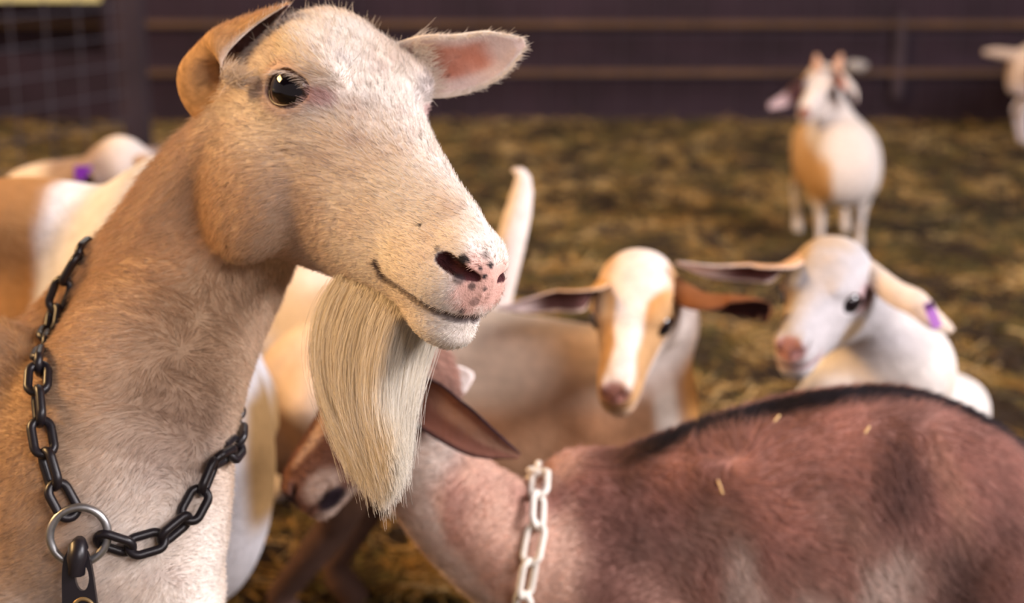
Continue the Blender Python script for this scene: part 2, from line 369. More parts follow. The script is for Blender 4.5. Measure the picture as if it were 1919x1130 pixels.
# straw floor
def straw_material():
    m = bpy.data.materials.new('straw_litter'); m.use_nodes = True; nt = m.node_tree; b = nt.nodes['Principled BSDF']; b.inputs['Roughness'].default_value = .95; b.inputs['Specular IOR Level'].default_value = .1
    tc = nt.nodes.new('ShaderNodeTexCoord')
    def nz(s, d, rough=.6):
        n = nt.nodes.new('ShaderNodeTexNoise'); n.inputs['Scale'].default_value = s; n.inputs['Detail'].default_value = d; n.inputs['Roughness'].default_value = rough; nt.links.new(tc.outputs['Object'], n.inputs['Vector']); return n
    a = nz(7, 5, .75); r = nt.nodes.new('ShaderNodeValToRGB'); nt.links.new(a.outputs[0], r.inputs[0]); e = r.color_ramp.elements
    e[0].position = .37; e[0].color = (.030, .018, .015, 1); e[1].position = .68; e[1].color = (.20, .12, .045, 1)
    for p, c in ((.44, (.060, .042, .018, 1)), (.54, (.11, .08, .030, 1)), (.62, (.16, .105, .038, 1))):
        q = e.new(p); q.color = c
    n2 = nz(2.2, 3); mx = nt.nodes.new('ShaderNodeMix'); mx.data_type = 'RGBA'; mr = nt.nodes.new('ShaderNodeMapRange'); mr.inputs[1].default_value = .42; mr.inputs[2].default_value = .62; nt.links.new(n2.outputs[0], mr.inputs[0])
    nt.links.new(mr.outputs[0], mx.inputs[0]); nt.links.new(r.outputs[0], mx.inputs[6]); m2 = nt.nodes.new('ShaderNodeMix'); m2.data_type = 'RGBA'; m2.blend_type = 'MULTIPLY'; m2.inputs[0].default_value = 1; m2.inputs[7].default_value = (.62, .66, .58, 1)
    nt.links.new(r.outputs[0], m2.inputs[6]); nt.links.new(m2.outputs[2], mx.inputs[7]); nt.links.new(mx.outputs[2], b.inputs['Base Color'])
    n3 = nz(45, 4); bp = nt.nodes.new('ShaderNodeBump'); bp.inputs['Strength'].default_value = .8; bp.inputs['Distance'].default_value = .02; nt.links.new(n3.outputs[0], bp.inputs['Height']); nt.links.new(bp.outputs[0], b.inputs['Normal'])
    return m
def ground_z(x, y):
    p = np.stack([x, y, np.zeros_like(x)], -1).reshape(-1, 3); return (noise3(p, 1.4, 3, 3)*.014).reshape(np.shape(x))
gx = np.linspace(-7, 9, 240); gy = np.linspace(-1.5, 12, 220); X, Y = np.meshgrid(gx, gy, indexing='ij'); Z = ground_z(X, Y)-.012
V = np.stack([X, Y, Z], -1).reshape(-1, 3); I, J = np.meshgrid(np.arange(239), np.arange(219), indexing='ij'); a = (I*220+J).ravel()
M_STRAW = straw_material()
link('floor', make_mesh('floor', V, np.stack([a, a+220, a+221, a+1], 1), [M_STRAW]), kind='structure')
rng = np.random.RandomState(5)
n = 90000; d = 2.0+rng.rand(n)**1.3*4.8; px = rng.uniform(-150, 2070, n); x = (px-959.5)/FPX*d; y = d*1.0+.1
keep = y < 7.0; x, y = x[keep], y[keep]; n = len(x)
th = rng.rand(n)*6.283; D = np.stack([np.cos(th), np.sin(th), rng.normal(0, .22, n)], 1)
pal = np.array([(.07, .045, .03), (.17, .14, .05), (.26, .17, .055), (.46, .27, .09), (.72, .50, .24), (.05, .032, .024)])
cl = noise3(np.stack([x, y, x*0], 1), 7.5, 11, 3); ci = np.clip((rng.rand(n)*1.6+cl*5.2+1.7).astype(int), 0, 5); ci = np.where(rng.rand(n) < .12, 5, ci)
M_STALK = mat('straw_stalk', attr=True, rough=.7, spec=.2)
so_ = strands('straw', np.stack([x, y, ground_z(x, y)-.004+rng.rand(n)*.012], 1), D, np.tile([0, 0, 1.], (n, 1)), rng.uniform(.02, .075, n), pal[ci]*np.array([1.0, .97, .86])*rng.uniform(.52, .92, (n, 1)), rng.uniform(.0009, .0022, n), 3, .1, M=M_STALK, tip=.8)
so_['label'] = 'loose chopped straw and hay stalks scattered over the barn floor'; so_['category'] = 'straw'; so_['kind'] = 'stuff'
# back wall: boards with rails and thin battens
yw = 6.75
wall = link('wall_back', None, kind='structure')
for i in range(9):   # planks, each lapped a little
    z0 = .0+i*.30
    if i < 2: box('plank', (-1.75 if i else -6.8, yw, z0-.02), (8.5, yw+.03, z0+.29), M_BOARD, wall)
    else: box('plank', (-1.35, yw, z0-.02), (8.5, yw+.03, z0+.29), M_BOARD, wall)
box('rail', (-1.6, yw-.045, .198), (2.42, yw, .226), M_RAIL, wall); box('rail', (-1.6, yw-.045, .405), (8.4, yw, .432), M_RAIL, wall)
box('batten', (1.63, yw-.04, .10), (1.68, yw, .46), M_POST, wall)
# low wall of the neighbouring pen on the left, open above to daylight
lw = link('wall_left_pen', None, kind='structure')
yl = 9.0
box('plank', (-6.5, yl, .03), (-1.6, yl+.04, .349), M_BOARD, lw)
box('plank', (-6.5, yl-.03, -.02), (-1.6, yl, .03), M_RAIL, lw); box('rail', (-6.5, yl-.06, .205), (-1.6, yl-.01, .24), M_RAIL, lw)
# roof
box('ceiling', (-7.5, -3, 3.4), (9.5, 9.4, 3.5), M_BOARD, kind='structure')
# outdoor ground beyond the low wall
V = np.array([(-40, 9.3, -.3), (20, 9.3, -.3), (20, 60, -.3), (-40, 60, -.3)]); link('ground_outside', make_mesh('ground_outside', V, [[0, 1, 2, 3]], [mat('dry_field', (.75, .62, .32), noise=(2, .4))]), kind='structure')
# wire fence on the left
def tube_mesh(pts, r, m=8, closed=False, flat=None):
    pts = np.asarray(pts, float); n = len(pts); T = (np.roll(pts, -1, 0)-np.roll(pts, 1, 0)) if closed else np.gradient(pts, axis=0); T = unit_rows(T)
    up = np.array([0, 0, 1.]) if flat is None else np.asarray(flat, float); A = np.cross(T, up); bad = np.linalg.norm(A, axis=1) < 1e-3; A[bad] = np.cross(T[bad], [1, 0, 0]); A = unit_rows(A); B = np.cross(A, T)
    r = r*np.ones(n); an = np.arange(m)*2*math.pi/m
    V = pts[:, None]+r[:, None, None]*(A[:, None]*np.cos(an)[None, :, None]+B[:, None]*np.sin(an)[None, :, None]); V = V.reshape(-1, 3)
    Q = [[i*m+j, i*m+(j+1) % m, ((i+1) % n)*m+(j+1) % m, ((i+1) % n)*m+j] for i in range(n if closed else n-1) for j in range(m)]
    return V, np.array(Q)
def join(geos):
    Vs, Qs, o = [], [], 0
    for V, Q in geos: Vs.append(V); Qs.append(np.asarray(Q)+o); o += len(V)
    return np.concatenate(Vs), np.concatenate(Qs)
fence = link('wire_fence', None, label='tall galvanised wire mesh pen fence on a wooden post at the left', cat='fence')
A = np.array([-2.15, 4.6, 0]); Bp = np.array([-1.42, 5.9, 0]); fd = unit(Bp-A); FL = np.linalg.norm(Bp-A)+.0
A0 = Bp-fd*3.2; FL = 3.2
geo = []
for i in range(int(FL/.16)):
    p = A0+fd*(i*.16+.05); geo.append(tube_mesh([p+[0, 0, .02], p+[0, 0, 1.4]], .003, 5))
for k in range(14):
    z = .03+k*.105; geo.append(tube_mesh([A0+[0, 0, z], Bp+[0, 0, z]], .003, 5))
link('wire_mesh', make_mesh('wire_mesh', *join(geo), [M_WIRE]), fence)
box('post', Bp+[-.045, -.045, -.05], Bp+[.045, .045, 1.5], M_POST, fence)
box('post', A0+[-.045, -.045, -.05], A0+[.045, .045, 1.5], M_POST, fence)
geo = []; q0 = np.array([-1.30, 6.52, 0]); q1 = np.array([7.5, 6.58, 0])
f2 = link('wire_fence', None, label='fine wire mesh strung in front of the dark back wall boards', cat='fence')
fd2 = unit(q1-q0); L2 = np.linalg.norm(q1-q0)
for i in range(int(L2/.155)): p = q0+fd2*(i*.155+.05); geo.append(tube_mesh([p+[0, 0, .02], p+[0, 0, 1.4]], .002, 4))
for k in range(8): geo.append(tube_mesh([q0+[0, 0, .05+k*.17], q1+[0, 0, .05+k*.17]], .002, 4))
link('wire_mesh', make_mesh('wire_mesh', *join(geo), [mat('old_wire', (.055, .04, .058), rough=.5, metal=.2)]), f2)
box('post', q1+[-.04, -.04, -.05], q1+[.04, .04, 1.5], M_POST, f2)

# ------------------------------------------------------------------ goat assembly
def mixc(a, b, t): return np.asarray(a)*(1-t[:, None])+np.asarray(b)*t[:, None]
def frame_from(origin, fwd, up):
    f = unit(fwd); u = unit(np.asarray(up, float)-f*(np.dot(up, f))); return Frame(np.stack([f, np.cross(u, f), u], 1), origin)
def cam_dir(x, y, z):   # z away from the camera
    c, s = math.cos(PITCH), math.sin(PITCH); return np.array([x, z*c+y*s, -z*s+y*c])
def goat(name, label, S, hf, hs, adult, ears, colf, voxel, fvox=None, hbox=None, group=None, eyel=True, M=None, look=None):
    """hf head frame; ears: list of dict(path, wid, N, phi, out, inn)"""
    eyes = head_sdf(S, hf, hs, adult)
    lo = np.min([c-r for _, c, r, _, sub in S.pr if not sub], axis=0)-.03; hi = np.max([c+r for _, c, r, _, sub in S.pr if not sub], axis=0)+.03; lo[2] = max(lo[2], -.03)
    c0 = hf.w(np.array([-.15, 0, -.05])*hs); e = .21*hs
    V, Q = S.mesh(lo, hi, voxel, fvox, c0-e, c0+e)
    for _ in range(2):      # project onto the surface
        h = 3e-4; d = S(V); g = np.stack([S(V+[h, 0, 0])-d, S(V+[0, h, 0])-d, S(V+[0, 0, h])-d], 1)/h; gl = np.maximum((g*g).sum(1), .2)[:, None]; st = -d[:, None]*g/gl; l = np.linalg.norm(st, axis=1)[:, None]; V = V+st*np.minimum(1, (.25*(fvox or voxel))/(l+1e-9))
    C = colf(V, hf.l(V)/hs); body = (V, Q, C)
    Vs, Qs, Cs, o = [V], [Q], [C], len(V); egs = []
    for e_ in ears:
        Ve, Qe, ins, tt = ear_geo(e_['path'], e_['wid'], e_['N'], e_['phi'], e_.get('th', .0035))
        Ce = np.where(ins[:, None] == 1, np.asarray(e_['inn'])[None], np.asarray(e_['out'])[None]).astype(float)
        if 'rim' in e_: k = ss(np.abs(tt[:, 1]), .82, .97); Ce = mixc(Ce, e_['rim'], np.where(ins == 1, k, k*.6))
        if 'tip' in e_: Ce = mixc(Ce, e_['tip'], ss(tt[:, 0], .55, .8))
        if 'fn' in e_: Ce = e_['fn'](Ce, ins, tt)
        egs.append((Ve, Qe, Ce, ins, tt)); Vs.append(Ve); Qs.append(Qe+o); Cs.append(Ce); o += len(Ve)
    ob = link(name, make_mesh(name, np.concatenate(Vs), np.concatenate(Qs), [M or M_SOFT], np.concatenate(Cs)), None, label, 'goat', group)
    for c, r, ys in eyes:
        lk = hf.R@(np.array([.30, ys*.86, .06]) if adult else np.array([.70, ys*.70, .0])) if look is None else look(ys)
        link('eye', eye_mesh(c, r, hf.R, ys, lk, adult), ob)
    return ob, body, egs
WHITE = (.84, .765, .70); CREAM = (.78, .68, .56); TAN = (.40, .215, .105); ORANGE = (.50, .25, .08); BROWN = (.135, .062, .042); DARK = (.022, .014, .016); PINK = (.62, .27, .21)

# ---------------------------------------------------------------- the big white doe
hf = Frame([[0.5631, 0.744, 0.3596], [-0.7608, 0.6367, -0.1258], [-0.3226, -0.2027, 0.9246]], [0.0051, 0.9932, 0.7754]); DOE = hf
S = Sdf(); DOE_S = S
NP = [P(485, 330, 1.26), P(422, 470, 1.265), P(332, 600, 1.24), P(252, 760, 1.21), P(190, 930, 1.22), P(110, 990, 1.32)]; NR = [.045, .056, .068, .080, .095, .10]
fwd = unit([.87, -.49, 0]); body_sdf(S, (-.885, 1.455), fwd, .93, NP, NR, nk=.012, drop=-.018)
S.ball(P(230, 1040, 1.20), .068, .04)
S.tube([hf.w((-.27, .0, .0)), P(385, 330, 1.24), P(270, 480, 1.26), P(150, 610, 1.30)], [.03, .036, .036, .035], .03, n=10)  # crest of the neck
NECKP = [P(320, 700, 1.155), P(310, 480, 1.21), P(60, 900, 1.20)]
SPOTS = [(866, 486, .0034, 1), (879, 490, .0010, 1), (901, 503, .0015, 1), (908, 517, .0013, 1), (921, 497, .0024, 1), (860, 521, .0048, .75), (884, 537, .0028, .8), (909, 542, .0018, .8), (890, 566, .0034, .5), (911, 478, .0032, .5), (787, 421, .0012, .9), (820, 466, .0024, .6), (867, 583, .0014, .8)]
def doe_col(p, q):
    r = np.tile(WHITE, (len(p), 1)); x, y, z = q.T; ay = np.abs(y)
    nz = noise3(p, 18, 2, 3); nf = noise3(p, 90, 7, 2)
    r = mixc(r, (.72, .56, .44), np.clip(.18+nz*.4, 0, .5)); 
    r = mixc(r, (.52, .40, .36), np.clip(nf-.15, 0, 1)*.5*ss(nz, -.1, .4))
    # neck and back: warm light put into the coat, some soiling; darker patches
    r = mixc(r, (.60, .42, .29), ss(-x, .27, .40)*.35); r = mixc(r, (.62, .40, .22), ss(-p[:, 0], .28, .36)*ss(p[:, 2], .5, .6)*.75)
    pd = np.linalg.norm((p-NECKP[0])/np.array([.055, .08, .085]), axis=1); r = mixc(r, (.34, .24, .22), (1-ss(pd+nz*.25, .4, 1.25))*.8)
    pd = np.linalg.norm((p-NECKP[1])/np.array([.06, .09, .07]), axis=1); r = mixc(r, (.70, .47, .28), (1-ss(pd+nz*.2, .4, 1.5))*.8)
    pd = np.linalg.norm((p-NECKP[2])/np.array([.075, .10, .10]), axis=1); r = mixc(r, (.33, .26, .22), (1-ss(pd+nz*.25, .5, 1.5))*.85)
    r = mixc(r, (.34, .28, .27), np.clip(nf+.1, 0, 1)*.75*(1-ss(np.hypot((x+.205)/.035, (z-.026)/.012)+nz*.4, .4, 1.3))*ss(ay, .02, .03)); r = mixc(r, (.42, .33, .30), np.clip(nf+.2, 0, 1)*.6*(1-ss(np.hypot((x+.185)/.03, (z+.035)/.016)+nz*.4, .4, 1.3))*ss(ay, .02, .03)); r = mixc(r, (.58, .39, .24), ss(-z, .03, .10)*ss(-x, .10, .2)*.8)  # last mix puts warm cheek light into the coat
    rf = np.sqrt(((x+.020)/.022)**2+((z+.043)/.021)**2+(y/.024)**2); k = 1-ss(rf+nf*.15, .70, 1.30)
    r = mixc(r, (.68, .35, .28), k*.85)
    qq = np.stack([x, ay, z], 1); npth = catmull(NOSTRIL, 16); nr_ = catmull(np.array(NOSTRIL_R)[:, None], 16)[:, 0]
    dn = np.min([np.linalg.norm(qq-a_, axis=1)-b_ for a_, b_ in zip(npth, nr_)], axis=0); ins = 1-ss(dn, .0004, .0014); r = mixc(r, (.06, .016, .018), ins)  # dark red-brown nostril skin with its shade painted in
    re = np.sqrt(((x+.2215)/.028)**2+((z+.001)/.021)**2); r = mixc(r, (.50, .25, .23), (1-ss(re, .62, 1.15))*.45*ss(ay, .03, .045)*(y < 0)); r = mixc(r, (.06, .025, .028), (1-ss(re, .45, .68))*ss(ay, .03, .045))
    r = mixc(r, (.48, .26, .25), (1-ss(np.sqrt(((x+.193)/.011)**2+((z-.006)/.008)**2), .4, 1.3))*.75*ss(ay, .02, .035))
    mp = catmull(MOUTH, 40); dm = np.min([np.linalg.norm(qq-a_, axis=1) for a_ in mp], axis=0); k = 1-ss(dm, .0024, .0048); r = mixc(r, (.05, .024, .032), k*.92)
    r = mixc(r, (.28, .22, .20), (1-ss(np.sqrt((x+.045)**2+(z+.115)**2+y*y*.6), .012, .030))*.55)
    for a, b, rad, s in SPOTS:
        c = hit(DOE_S, a, b)
        if c is None: continue
        k = 1-ss(np.linalg.norm(p-c, axis=1)+nf*.0008, rad*.75, rad*1.25); r = mixc(r, (.035, .028, .030), k*s)
    return r
def ear_in(Ce, ins, tt):
    t, u = tt.T; p3 = np.stack([t*3, u*1.2, t*0], 1); nn = noise3(p3, 2.0, 5, 2)
    k = (ins == 1)*(1-ss(np.abs(u+.1), .35, .75))*(1-ss(t, .62, .80))*ss(t, .02, .12); C = mixc(Ce, (.52, .16, .085), k*(.85+.15*nn))
    for a, b, rr in ((.28, .12, .035), (.5, -.2, .018), (.16, -.3, .03), (.40, .35, .014), (.22, .42, .02)):
        dd = np.sqrt((t-a)**2+((u-b)*.35)**2); C = mixc(C, (.04, .025, .03), (ins == 1)*(1-ss(dd, rr*.6, rr*1.2)))
    return C
e_near = dict(path=[P(425, 200, 1.19), P(378, 168, 1.20), P(357, 115, 1.20), P(388, 62, 1.20), P(455, 32, 1.19), P(537, 8, 1.16)], wid=[.014, .028, .037, .036, .024, .003], N=[cam_dir(.35, 0, .95), cam_dir(.4, -.1, .9), cam_dir(.6, -.2, .75), cam_dir(.8, -.45, .15), cam_dir(.7, -.7, -.1), cam_dir(.5, -.8, -.1)], phi=[1.6, 1.6, 1.7, 1.6, 1.3, .8], out=(.50, .30, .155), inn=(.16, .085, .085), rim=WHITE, th=.004, fn=lambda C_, i_, t_: C_*(1+.32*noise3(np.stack([t_[:, 0]*40, t_[:, 1]*14, i_*5.], 1), 1.0, 3, 2))[:, None])  # golden ear back holds the warm light in its colour
e_far = dict(path=[P(752, 118, 1.20), P(805, 122, 1.19), P(865, 118, 1.18), P(930, 98, 1.17), P(983, 78, 1.16)], wid=[.016, .0235, .023, .018, .004], N=cam_dir(-.05, -.25, -1), phi=[1.2, .95, .75, .6, .6], out=WHITE, inn=(.72, .55, .50), rim=WHITE, fn=ear_in, th=.004)
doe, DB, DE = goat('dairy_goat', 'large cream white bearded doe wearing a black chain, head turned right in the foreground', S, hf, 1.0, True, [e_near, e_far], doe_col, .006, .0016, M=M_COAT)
print('doe', len(DB[0]), time.time()-T0)
# coat of the doe
rng = np.random.RandomState(1)
V, Q, C = DB; NV = vnormals(V, Q); q = hf.l(V); x, y, z = q.T; ay = np.abs(y)
pz = proj(V); inview = (pz[:, 0] > -500) & (pz[:, 0] < 2400) & (pz[:, 1] < 1500)
rf = np.sqrt(((x+.020)/.020)**2+((z+.043)/.018)**2+(y/.021)**2); bald = (rf < .95) | (np.sqrt(((x+.2215)/.020)**2+((z+.001)/.0145)**2) < 1)*(ay > .03)
wgt = np.where(inview, 1., .12)*np.where(bald, .0, 1.)*np.where(x > -.30, 1.25, .8)
n = 400000 if not FAST_FUR else 120000
qi, wt = scatter(V, Q, n, rng, wgt); R0 = lerp(qi, wt, V); N0 = unit_rows(lerp(qi, wt, NV)); C0 = lerp(qi, wt, C); lq = hf.l(R0)
headk = ss(lq[:, 0], -.34, -.26)
wl = np.stack([-np.ones(n), np.zeros(n), -.15-1.1*ss(-lq[:, 2], .03, .12)*ss(-lq[:, 0], .06, .2)+.25*ss(lq[:, 2], -.03, .03)], 1); D_h = wl@hf.R.T
D_n = np.tile(unit(P(190, 950, 1.2)-P(480, 330, 1.17)), (n, 1)); bodyk = ss(R0@unit([-.87, .49, 0]), .88, 1.1)[:, None]; D_n = D_n*(1-bodyk)+np.array([-.8, .45, -.5])*bodyk
D = D_h*headk[:, None]+D_n*(1-headk[:, None]); sw = np.stack([noise3(R0, 14, s_, 2) for s_ in (21, 22, 23)], 1); D = unit_rows(D)+sw*(.20+.20*headk[:, None])
D = unit_rows(D-N0*(D*N0).sum(1)[:, None]); D = unit_rows(D+rng.normal(0, .14, (n, 3))+N0*.16)
L = (.0050+.0055*(1-headk)+.0025*ss(-lq[:, 0], .08, .22))*rng.uniform(.6, 1.35, n); L *= np.where(lq[:, 0] > -.05, .72, 1)
rc = rng.rand(n, 1); Cc = np.where(rc < .06, C0*.42, np.where(rc > .8, np.minimum(C0*1.22, .92), C0*rng.uniform(.82, 1.08, (n, 1))))
strands('coat', R0-N0*.0004, D, N0, L, Cc, .00013 if not FAST_FUR else .0002, 4, .35, parent=doe, tip=.3)
for (Ve, Qe, Ce, ins, tt) in DE:   # ear fuzz
    NE = vnormals(Ve, Qe); m_ = 14000; qi, wt = scatter(Ve, Qe, m_, rng); R0 = lerp(qi, wt, Ve); N0 = unit_rows(lerp(qi, wt, NE)); C0 = np.minimum(lerp(qi, wt, Ce)*1.1, .9); ii = lerp(qi, wt, ins.astype(float)); tu = lerp(qi, wt, tt)
    ax_ = unit(Ve[39*22-11]-Ve[11]); D = unit_rows(ax_+N0*.35+rng.normal(0, .25, (m_, 3))); rimk = ss(np.abs(tu[:, 1]), .75, 1)
    C0 = mixc(C0, (.8, .68, .56), np.clip((ii > .5)*.35+rimk*.5, 0, 1)); L = rng.uniform(.003, .006, m_)*(1+rimk*.6)
    keep = ~((ii > .5) & (rng.rand(m_) > .12+.8*rimk)); strands('ear_hair', R0[keep], D[keep], N0[keep], L[keep], C0[keep], .00013, 4, .3, parent=doe)
# long white tufts at the ear mouths
def tuft(base_pts, dir_, L, n, spread, rad=.00018, col=(.82, .72, .62)):
    b = catmull(base_pts, 60); i = rng.randint(0, 60, n); R0 = b[i]+rng.normal(0, .0022, (n, 3)); D = unit_rows(np.tile(dir_, (n, 1))+rng.normal(0, spread, (n, 3))); N0 = unit_rows(rng.normal(0, 1, (n, 3)))
    return R0, D, N0, rng.uniform(.5, 1.2, n)*L, np.tile(col, (n, 1))*rng.uniform(.8, 1.05, (n, 1))
T = [tuft([P(775, 85, 1.18), P(790, 140, 1.18), P(800, 170, 1.18)], cam_dir(.9, .25, -.3), .020, 500, .3), tuft([P(430, 130, 1.150), P(425, 155, 1.150), P(455, 150, 1.140)], cam_dir(.8, .2, -.3), .016, 500, .35)]
a = [np.concatenate(k) for k in zip(*T)]; strands('ear_tuft', a[0], a[1], a[2], a[3], a[4], .00018, 5, .6, parent=doe)
# crown tuft and stray hairs along the bridge
k = (DB[0][:, 2] > hf.w((-.27, 0, .0))[2]) & (hf.l(DB[0])[:, 2] > .0) & (hf.l(DB[0])[:, 0] > -.33); idx = np.nonzero(k)[0]; idx = idx[rng.randint(0, len(idx), 260)]
strands('forelock', DB[0][idx], unit_rows(NV[idx]*.6+hf.R@np.array([-.4, 0, .5])+rng.normal(0, .35, (260, 3))), NV[idx], rng.uniform(.004, .014, 260), np.tile((.8, .66, .5), (260, 1))*rng.uniform(.5, 1.05, (260, 1)), .00014, 5, .6, parent=doe)
# beard
n = 60000; bx = -.060-rng.rand(n)*.078; by = rng.normal(0, .0085, n); R0 = hf.w(np.stack([bx, by, np.full(n, -.098)-.02*ss(-bx, .08, .16)*.6+rng.normal(0, .003, n)], 1))
tl = (-.060-bx)/.078
tgt0 = P(748, 945, 1.03); tgt1 = P(655, 900, 1.05); ln = rng.rand(n)
tpx = 752-92*tl+rng.normal(0, 7, n); tpy = 812+95*(1-np.abs(tl-.35))*1.0+rng.normal(0, 22, n); 
clump = noise3(np.stack([bx*1.0, by, by*0], 1), 130, 4, 1); tpx = tpx+clump*9
short = rng.rand(n) < .28; lf = np.where(short, rng.uniform(.30, .95, n), rng.uniform(.88, 1.03, n))
tipw = np.stack([P(a_, b_, 1.06+.03*t_) for a_, b_, t_ in zip(tpx, tpy, tl)]); tipw += hf.R[:, 1]*by[:, None]*.35
npt = 9; t = (np.linspace(0, 1, npt)[None, :]*lf[:, None])[..., None]; out = (hf.R@np.array([.05, 0, -1]))[None, None, :]
mid = R0[:, None, :]+out*.06+np.stack([np.zeros(n), np.zeros(n), clump*.004], 1)[:, None, :]+(np.array([-.022, 0, 0])*tl[:, None])[:, None, :]
pos = (1-t)**2*R0[:, None, :]+2*t*(1-t)*mid+t*t*tipw[:, None, :]+rng.normal(0, .0011, (n, 1, 3))*np.sin(t*7+clump[:, None, None]*5)
hc = bpy.data.hair_curves.new('beard'); hc.add_curves([npt]*n); hc.attributes['position'].data.foreach_set('vector', pos.astype(np.float32).ravel())
ra = hc.attributes.get('radius') or hc.attributes.new('radius', 'FLOAT', 'POINT'); ra.data.foreach_set('value', np.tile(np.linspace(.00015, .00007, npt), n).astype(np.float32))
ca = hc.attributes.new('Col', 'FLOAT_COLOR', 'CURVE'); c = np.ones((n, 4), np.float32); c[:, :3] = np.array((.98, .93, .84))*rng.uniform(.72, 1.08, (n, 1)); dk = rng.rand(n) < .03; c[dk, :3] *= .4; ca.data.foreach_set('color', c.ravel()); hc.materials.append(M_BEARD)
bo = bpy.data.objects.new('beard', hc); COL.objects.link(bo); bo.parent = doe; bo['label'] = 'long straight yellowish white beard'
# eyelids & lashes
for ys in (-1, 1):
    ex, ey, ez, er, ox, A = EYEP[True]; o_ = unit([ox, ys*math.sqrt(1-ox*ox), .03]); u_ = np.array([math.sin(A), 0, math.cos(A)]); u_ = unit(u_-o_*(u_@o_)); l_ = np.cross(o_, u_)*-ys; pts = []
    ce = np.array([ex, ys*ey, ez])-o_*.0025
    for j in range(36):
        a = 2*math.pi*j/36; u, v = .0192*math.cos(a), .0120*math.sin(a); pts.append(hf.w(ce+l_*u+u_*v+o_*(math.sqrt(.0234**2-u*u-v*v))))
    V_, Q_ = tube_mesh(pts, .0013, 8, True, flat=hf.R@o_); link('eyelid', make_mesh('eyelid', V_, Q_, [M_LID]), doe)
    m_ = 130; i = rng.randint(1, 18, m_); R0 = np.array(pts)[i]+rng.normal(0, .0004, (m_, 3)); D = unit_rows(np.tile(hf.R@np.array([-.1, ys*.8, -.45]), (m_, 1))+rng.normal(0, .22, (m_, 3))); N0 = np.tile(hf.R[:, 2]*.6+hf.R[:, 1]*ys, (m_, 1))
    strands('eyelash', R0, D, N0, rng.uniform(.006, .011, m_), np.tile((.75, .66, .58), (m_, 1)), .00011, 5, .9, parent=doe)
#PART3
# ---------------------------------------------------------------- the others
def kidhead(R, T, k=1.0):
    T = np.array([0, 0, CAMZ])+(np.array(T)-np.array([0, 0, CAMZ]))*k; return Frame(R, T)
def ax_col(p, fr): return fr.l(p).T
def speck(r, p, amt=.12, sc=25): return r*(1+noise3(p, sc, 9, 3)*amt)[:, None]
# tan kid turned to the camera
hf = kidhead([[-0.2265, 0.9691, -0.0974], [-0.8629, -0.246, -0.4415], [-0.4518, -0.0159, 0.892]], [0.1171, 1.7351, 0.4425]); S = Sdf()
ST = [[-.015, .33, .29, .015, 0], [0, .385, .23, .05, 0], [.05, .425, .205, .075, 0], [.11, .445, .20, .09, -.1], [.2, .455, .20, .10, -.2], [.30, .452, .20, .105, -.2], [.40, .440, .20, .095, -.1], [.48, .425, .21, .085, 0], [.54, .40, .23, .065, 0], [.575, .36, .27, .03, 0], [.585, .33, .30, .01, 0]]
fe = body_sdf(S, (-.335, 2.02), (1, -.09), .68, [(.155, 1.97, .35), (.180, 1.965, .41), (.195, 1.945, .455), hf.w((-.165, 0, -.05))], [.075, .058, .046, .042], st=np.array(ST)/[.68, .68, .68, .68, 1], hstep=(-.09, -.01), fstep=(0, .1), hk=.125, lr=1.4)
def tan_col(p, q):
    r = np.tile((.50, .255, .135), (len(p), 1)); x, y, z = q.T; b = fe.l(p); h = (1-ss(-x, .22, .30))*ss(z, -.175, -.125)
    r = mixc(r, (.40, .26, .17), np.clip(noise3(p, 9, 4, 2)*.8+.1, 0, .8))
    r = mixc(r, (.40, .30, .235), (1-ss(np.abs(b[:, 0]-.30+noise3(p, 20, 3, 2)*.03), .04, .10))*ss(p[:, 2], .40, .45)*.8)
    r = mixc(r, (.12, .07, .048), (1-ss(b[:, 0], .10, .26))*.9)                   # rump painted darker against the warm lamp; orange neck edge follows below
    ex_ = proj(p)[:, 0]-(proj(p)[:, 1]-700)*.12; r = mixc(r, (.74, .64, .56), (1-ss(np.abs(ex_-1240), 10, 34))*(1-ss(p[:, 2], .44, .48))*(1-h)); r = mixc(r, (.62, .31, .10), ss(ex_, 1266, 1290))
    f = mixc(np.tile((.52, .30, .14), (len(p), 1)), (.60, .27, .07), ss(z, .0, .035))
    bl = np.interp(x, [-.24, -.17, -.13, -.06, 0], [.030, .040, .020, .014, .02]); f = mixc(f, (.84, .72, .64), (1-ss(np.abs(y-.004+noise3(p, 30, 3, 1)*.004), bl*.8, bl*1.35))*ss(z, -.04, -.01))
    f = mixc(f, (.84, .74, .68), (1-ss(z-x*-.25, -.085, -.060))); f = mixc(f, (.62, .44, .29), (y < 0)*ss(-y, .02, .045)*.7)
    r = mixc(r, 0, h*0)*(1-h)[:, None]+f*h[:, None]
    rn = np.sqrt(((x+.004)/.020)**2+((z+.032)/.018)**2+(y/.022)**2); r = mixc(r, (.34, .15, .13), (1-ss(rn, .7, 1.2))*.9); r = mixc(r, (.10, .045, .04), (1-ss(np.abs(z+.058), .002, .006))*ss(x, -.05, -.035)*.7)
    re = np.sqrt(((x+.155)/.022)**2+((z+.025)/.017)**2); r = mixc(r, (.05, .025, .025), (1-ss(re, .6, 1.05))*ss(np.abs(y), .03, .045)*h)
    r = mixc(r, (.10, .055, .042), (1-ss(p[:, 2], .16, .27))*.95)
    return speck(r, p)
e1 = dict(path=[hf.w((-.180, -.040, .008)), P(1095, 547, 1.90), P(1040, 552, 1.90), P(985, 566, 1.89), P(932, 578, 1.88)], wid=[.012, .019, .020, .014, .002], N=cam_dir(0, -.75, -.65), phi=[1.3, 1.2, 1.0, .8, .6], out=(.55, .28, .09), inn=(.10, .045, .04), rim=(.70, .52, .42), tip=(.66, .52, .50))
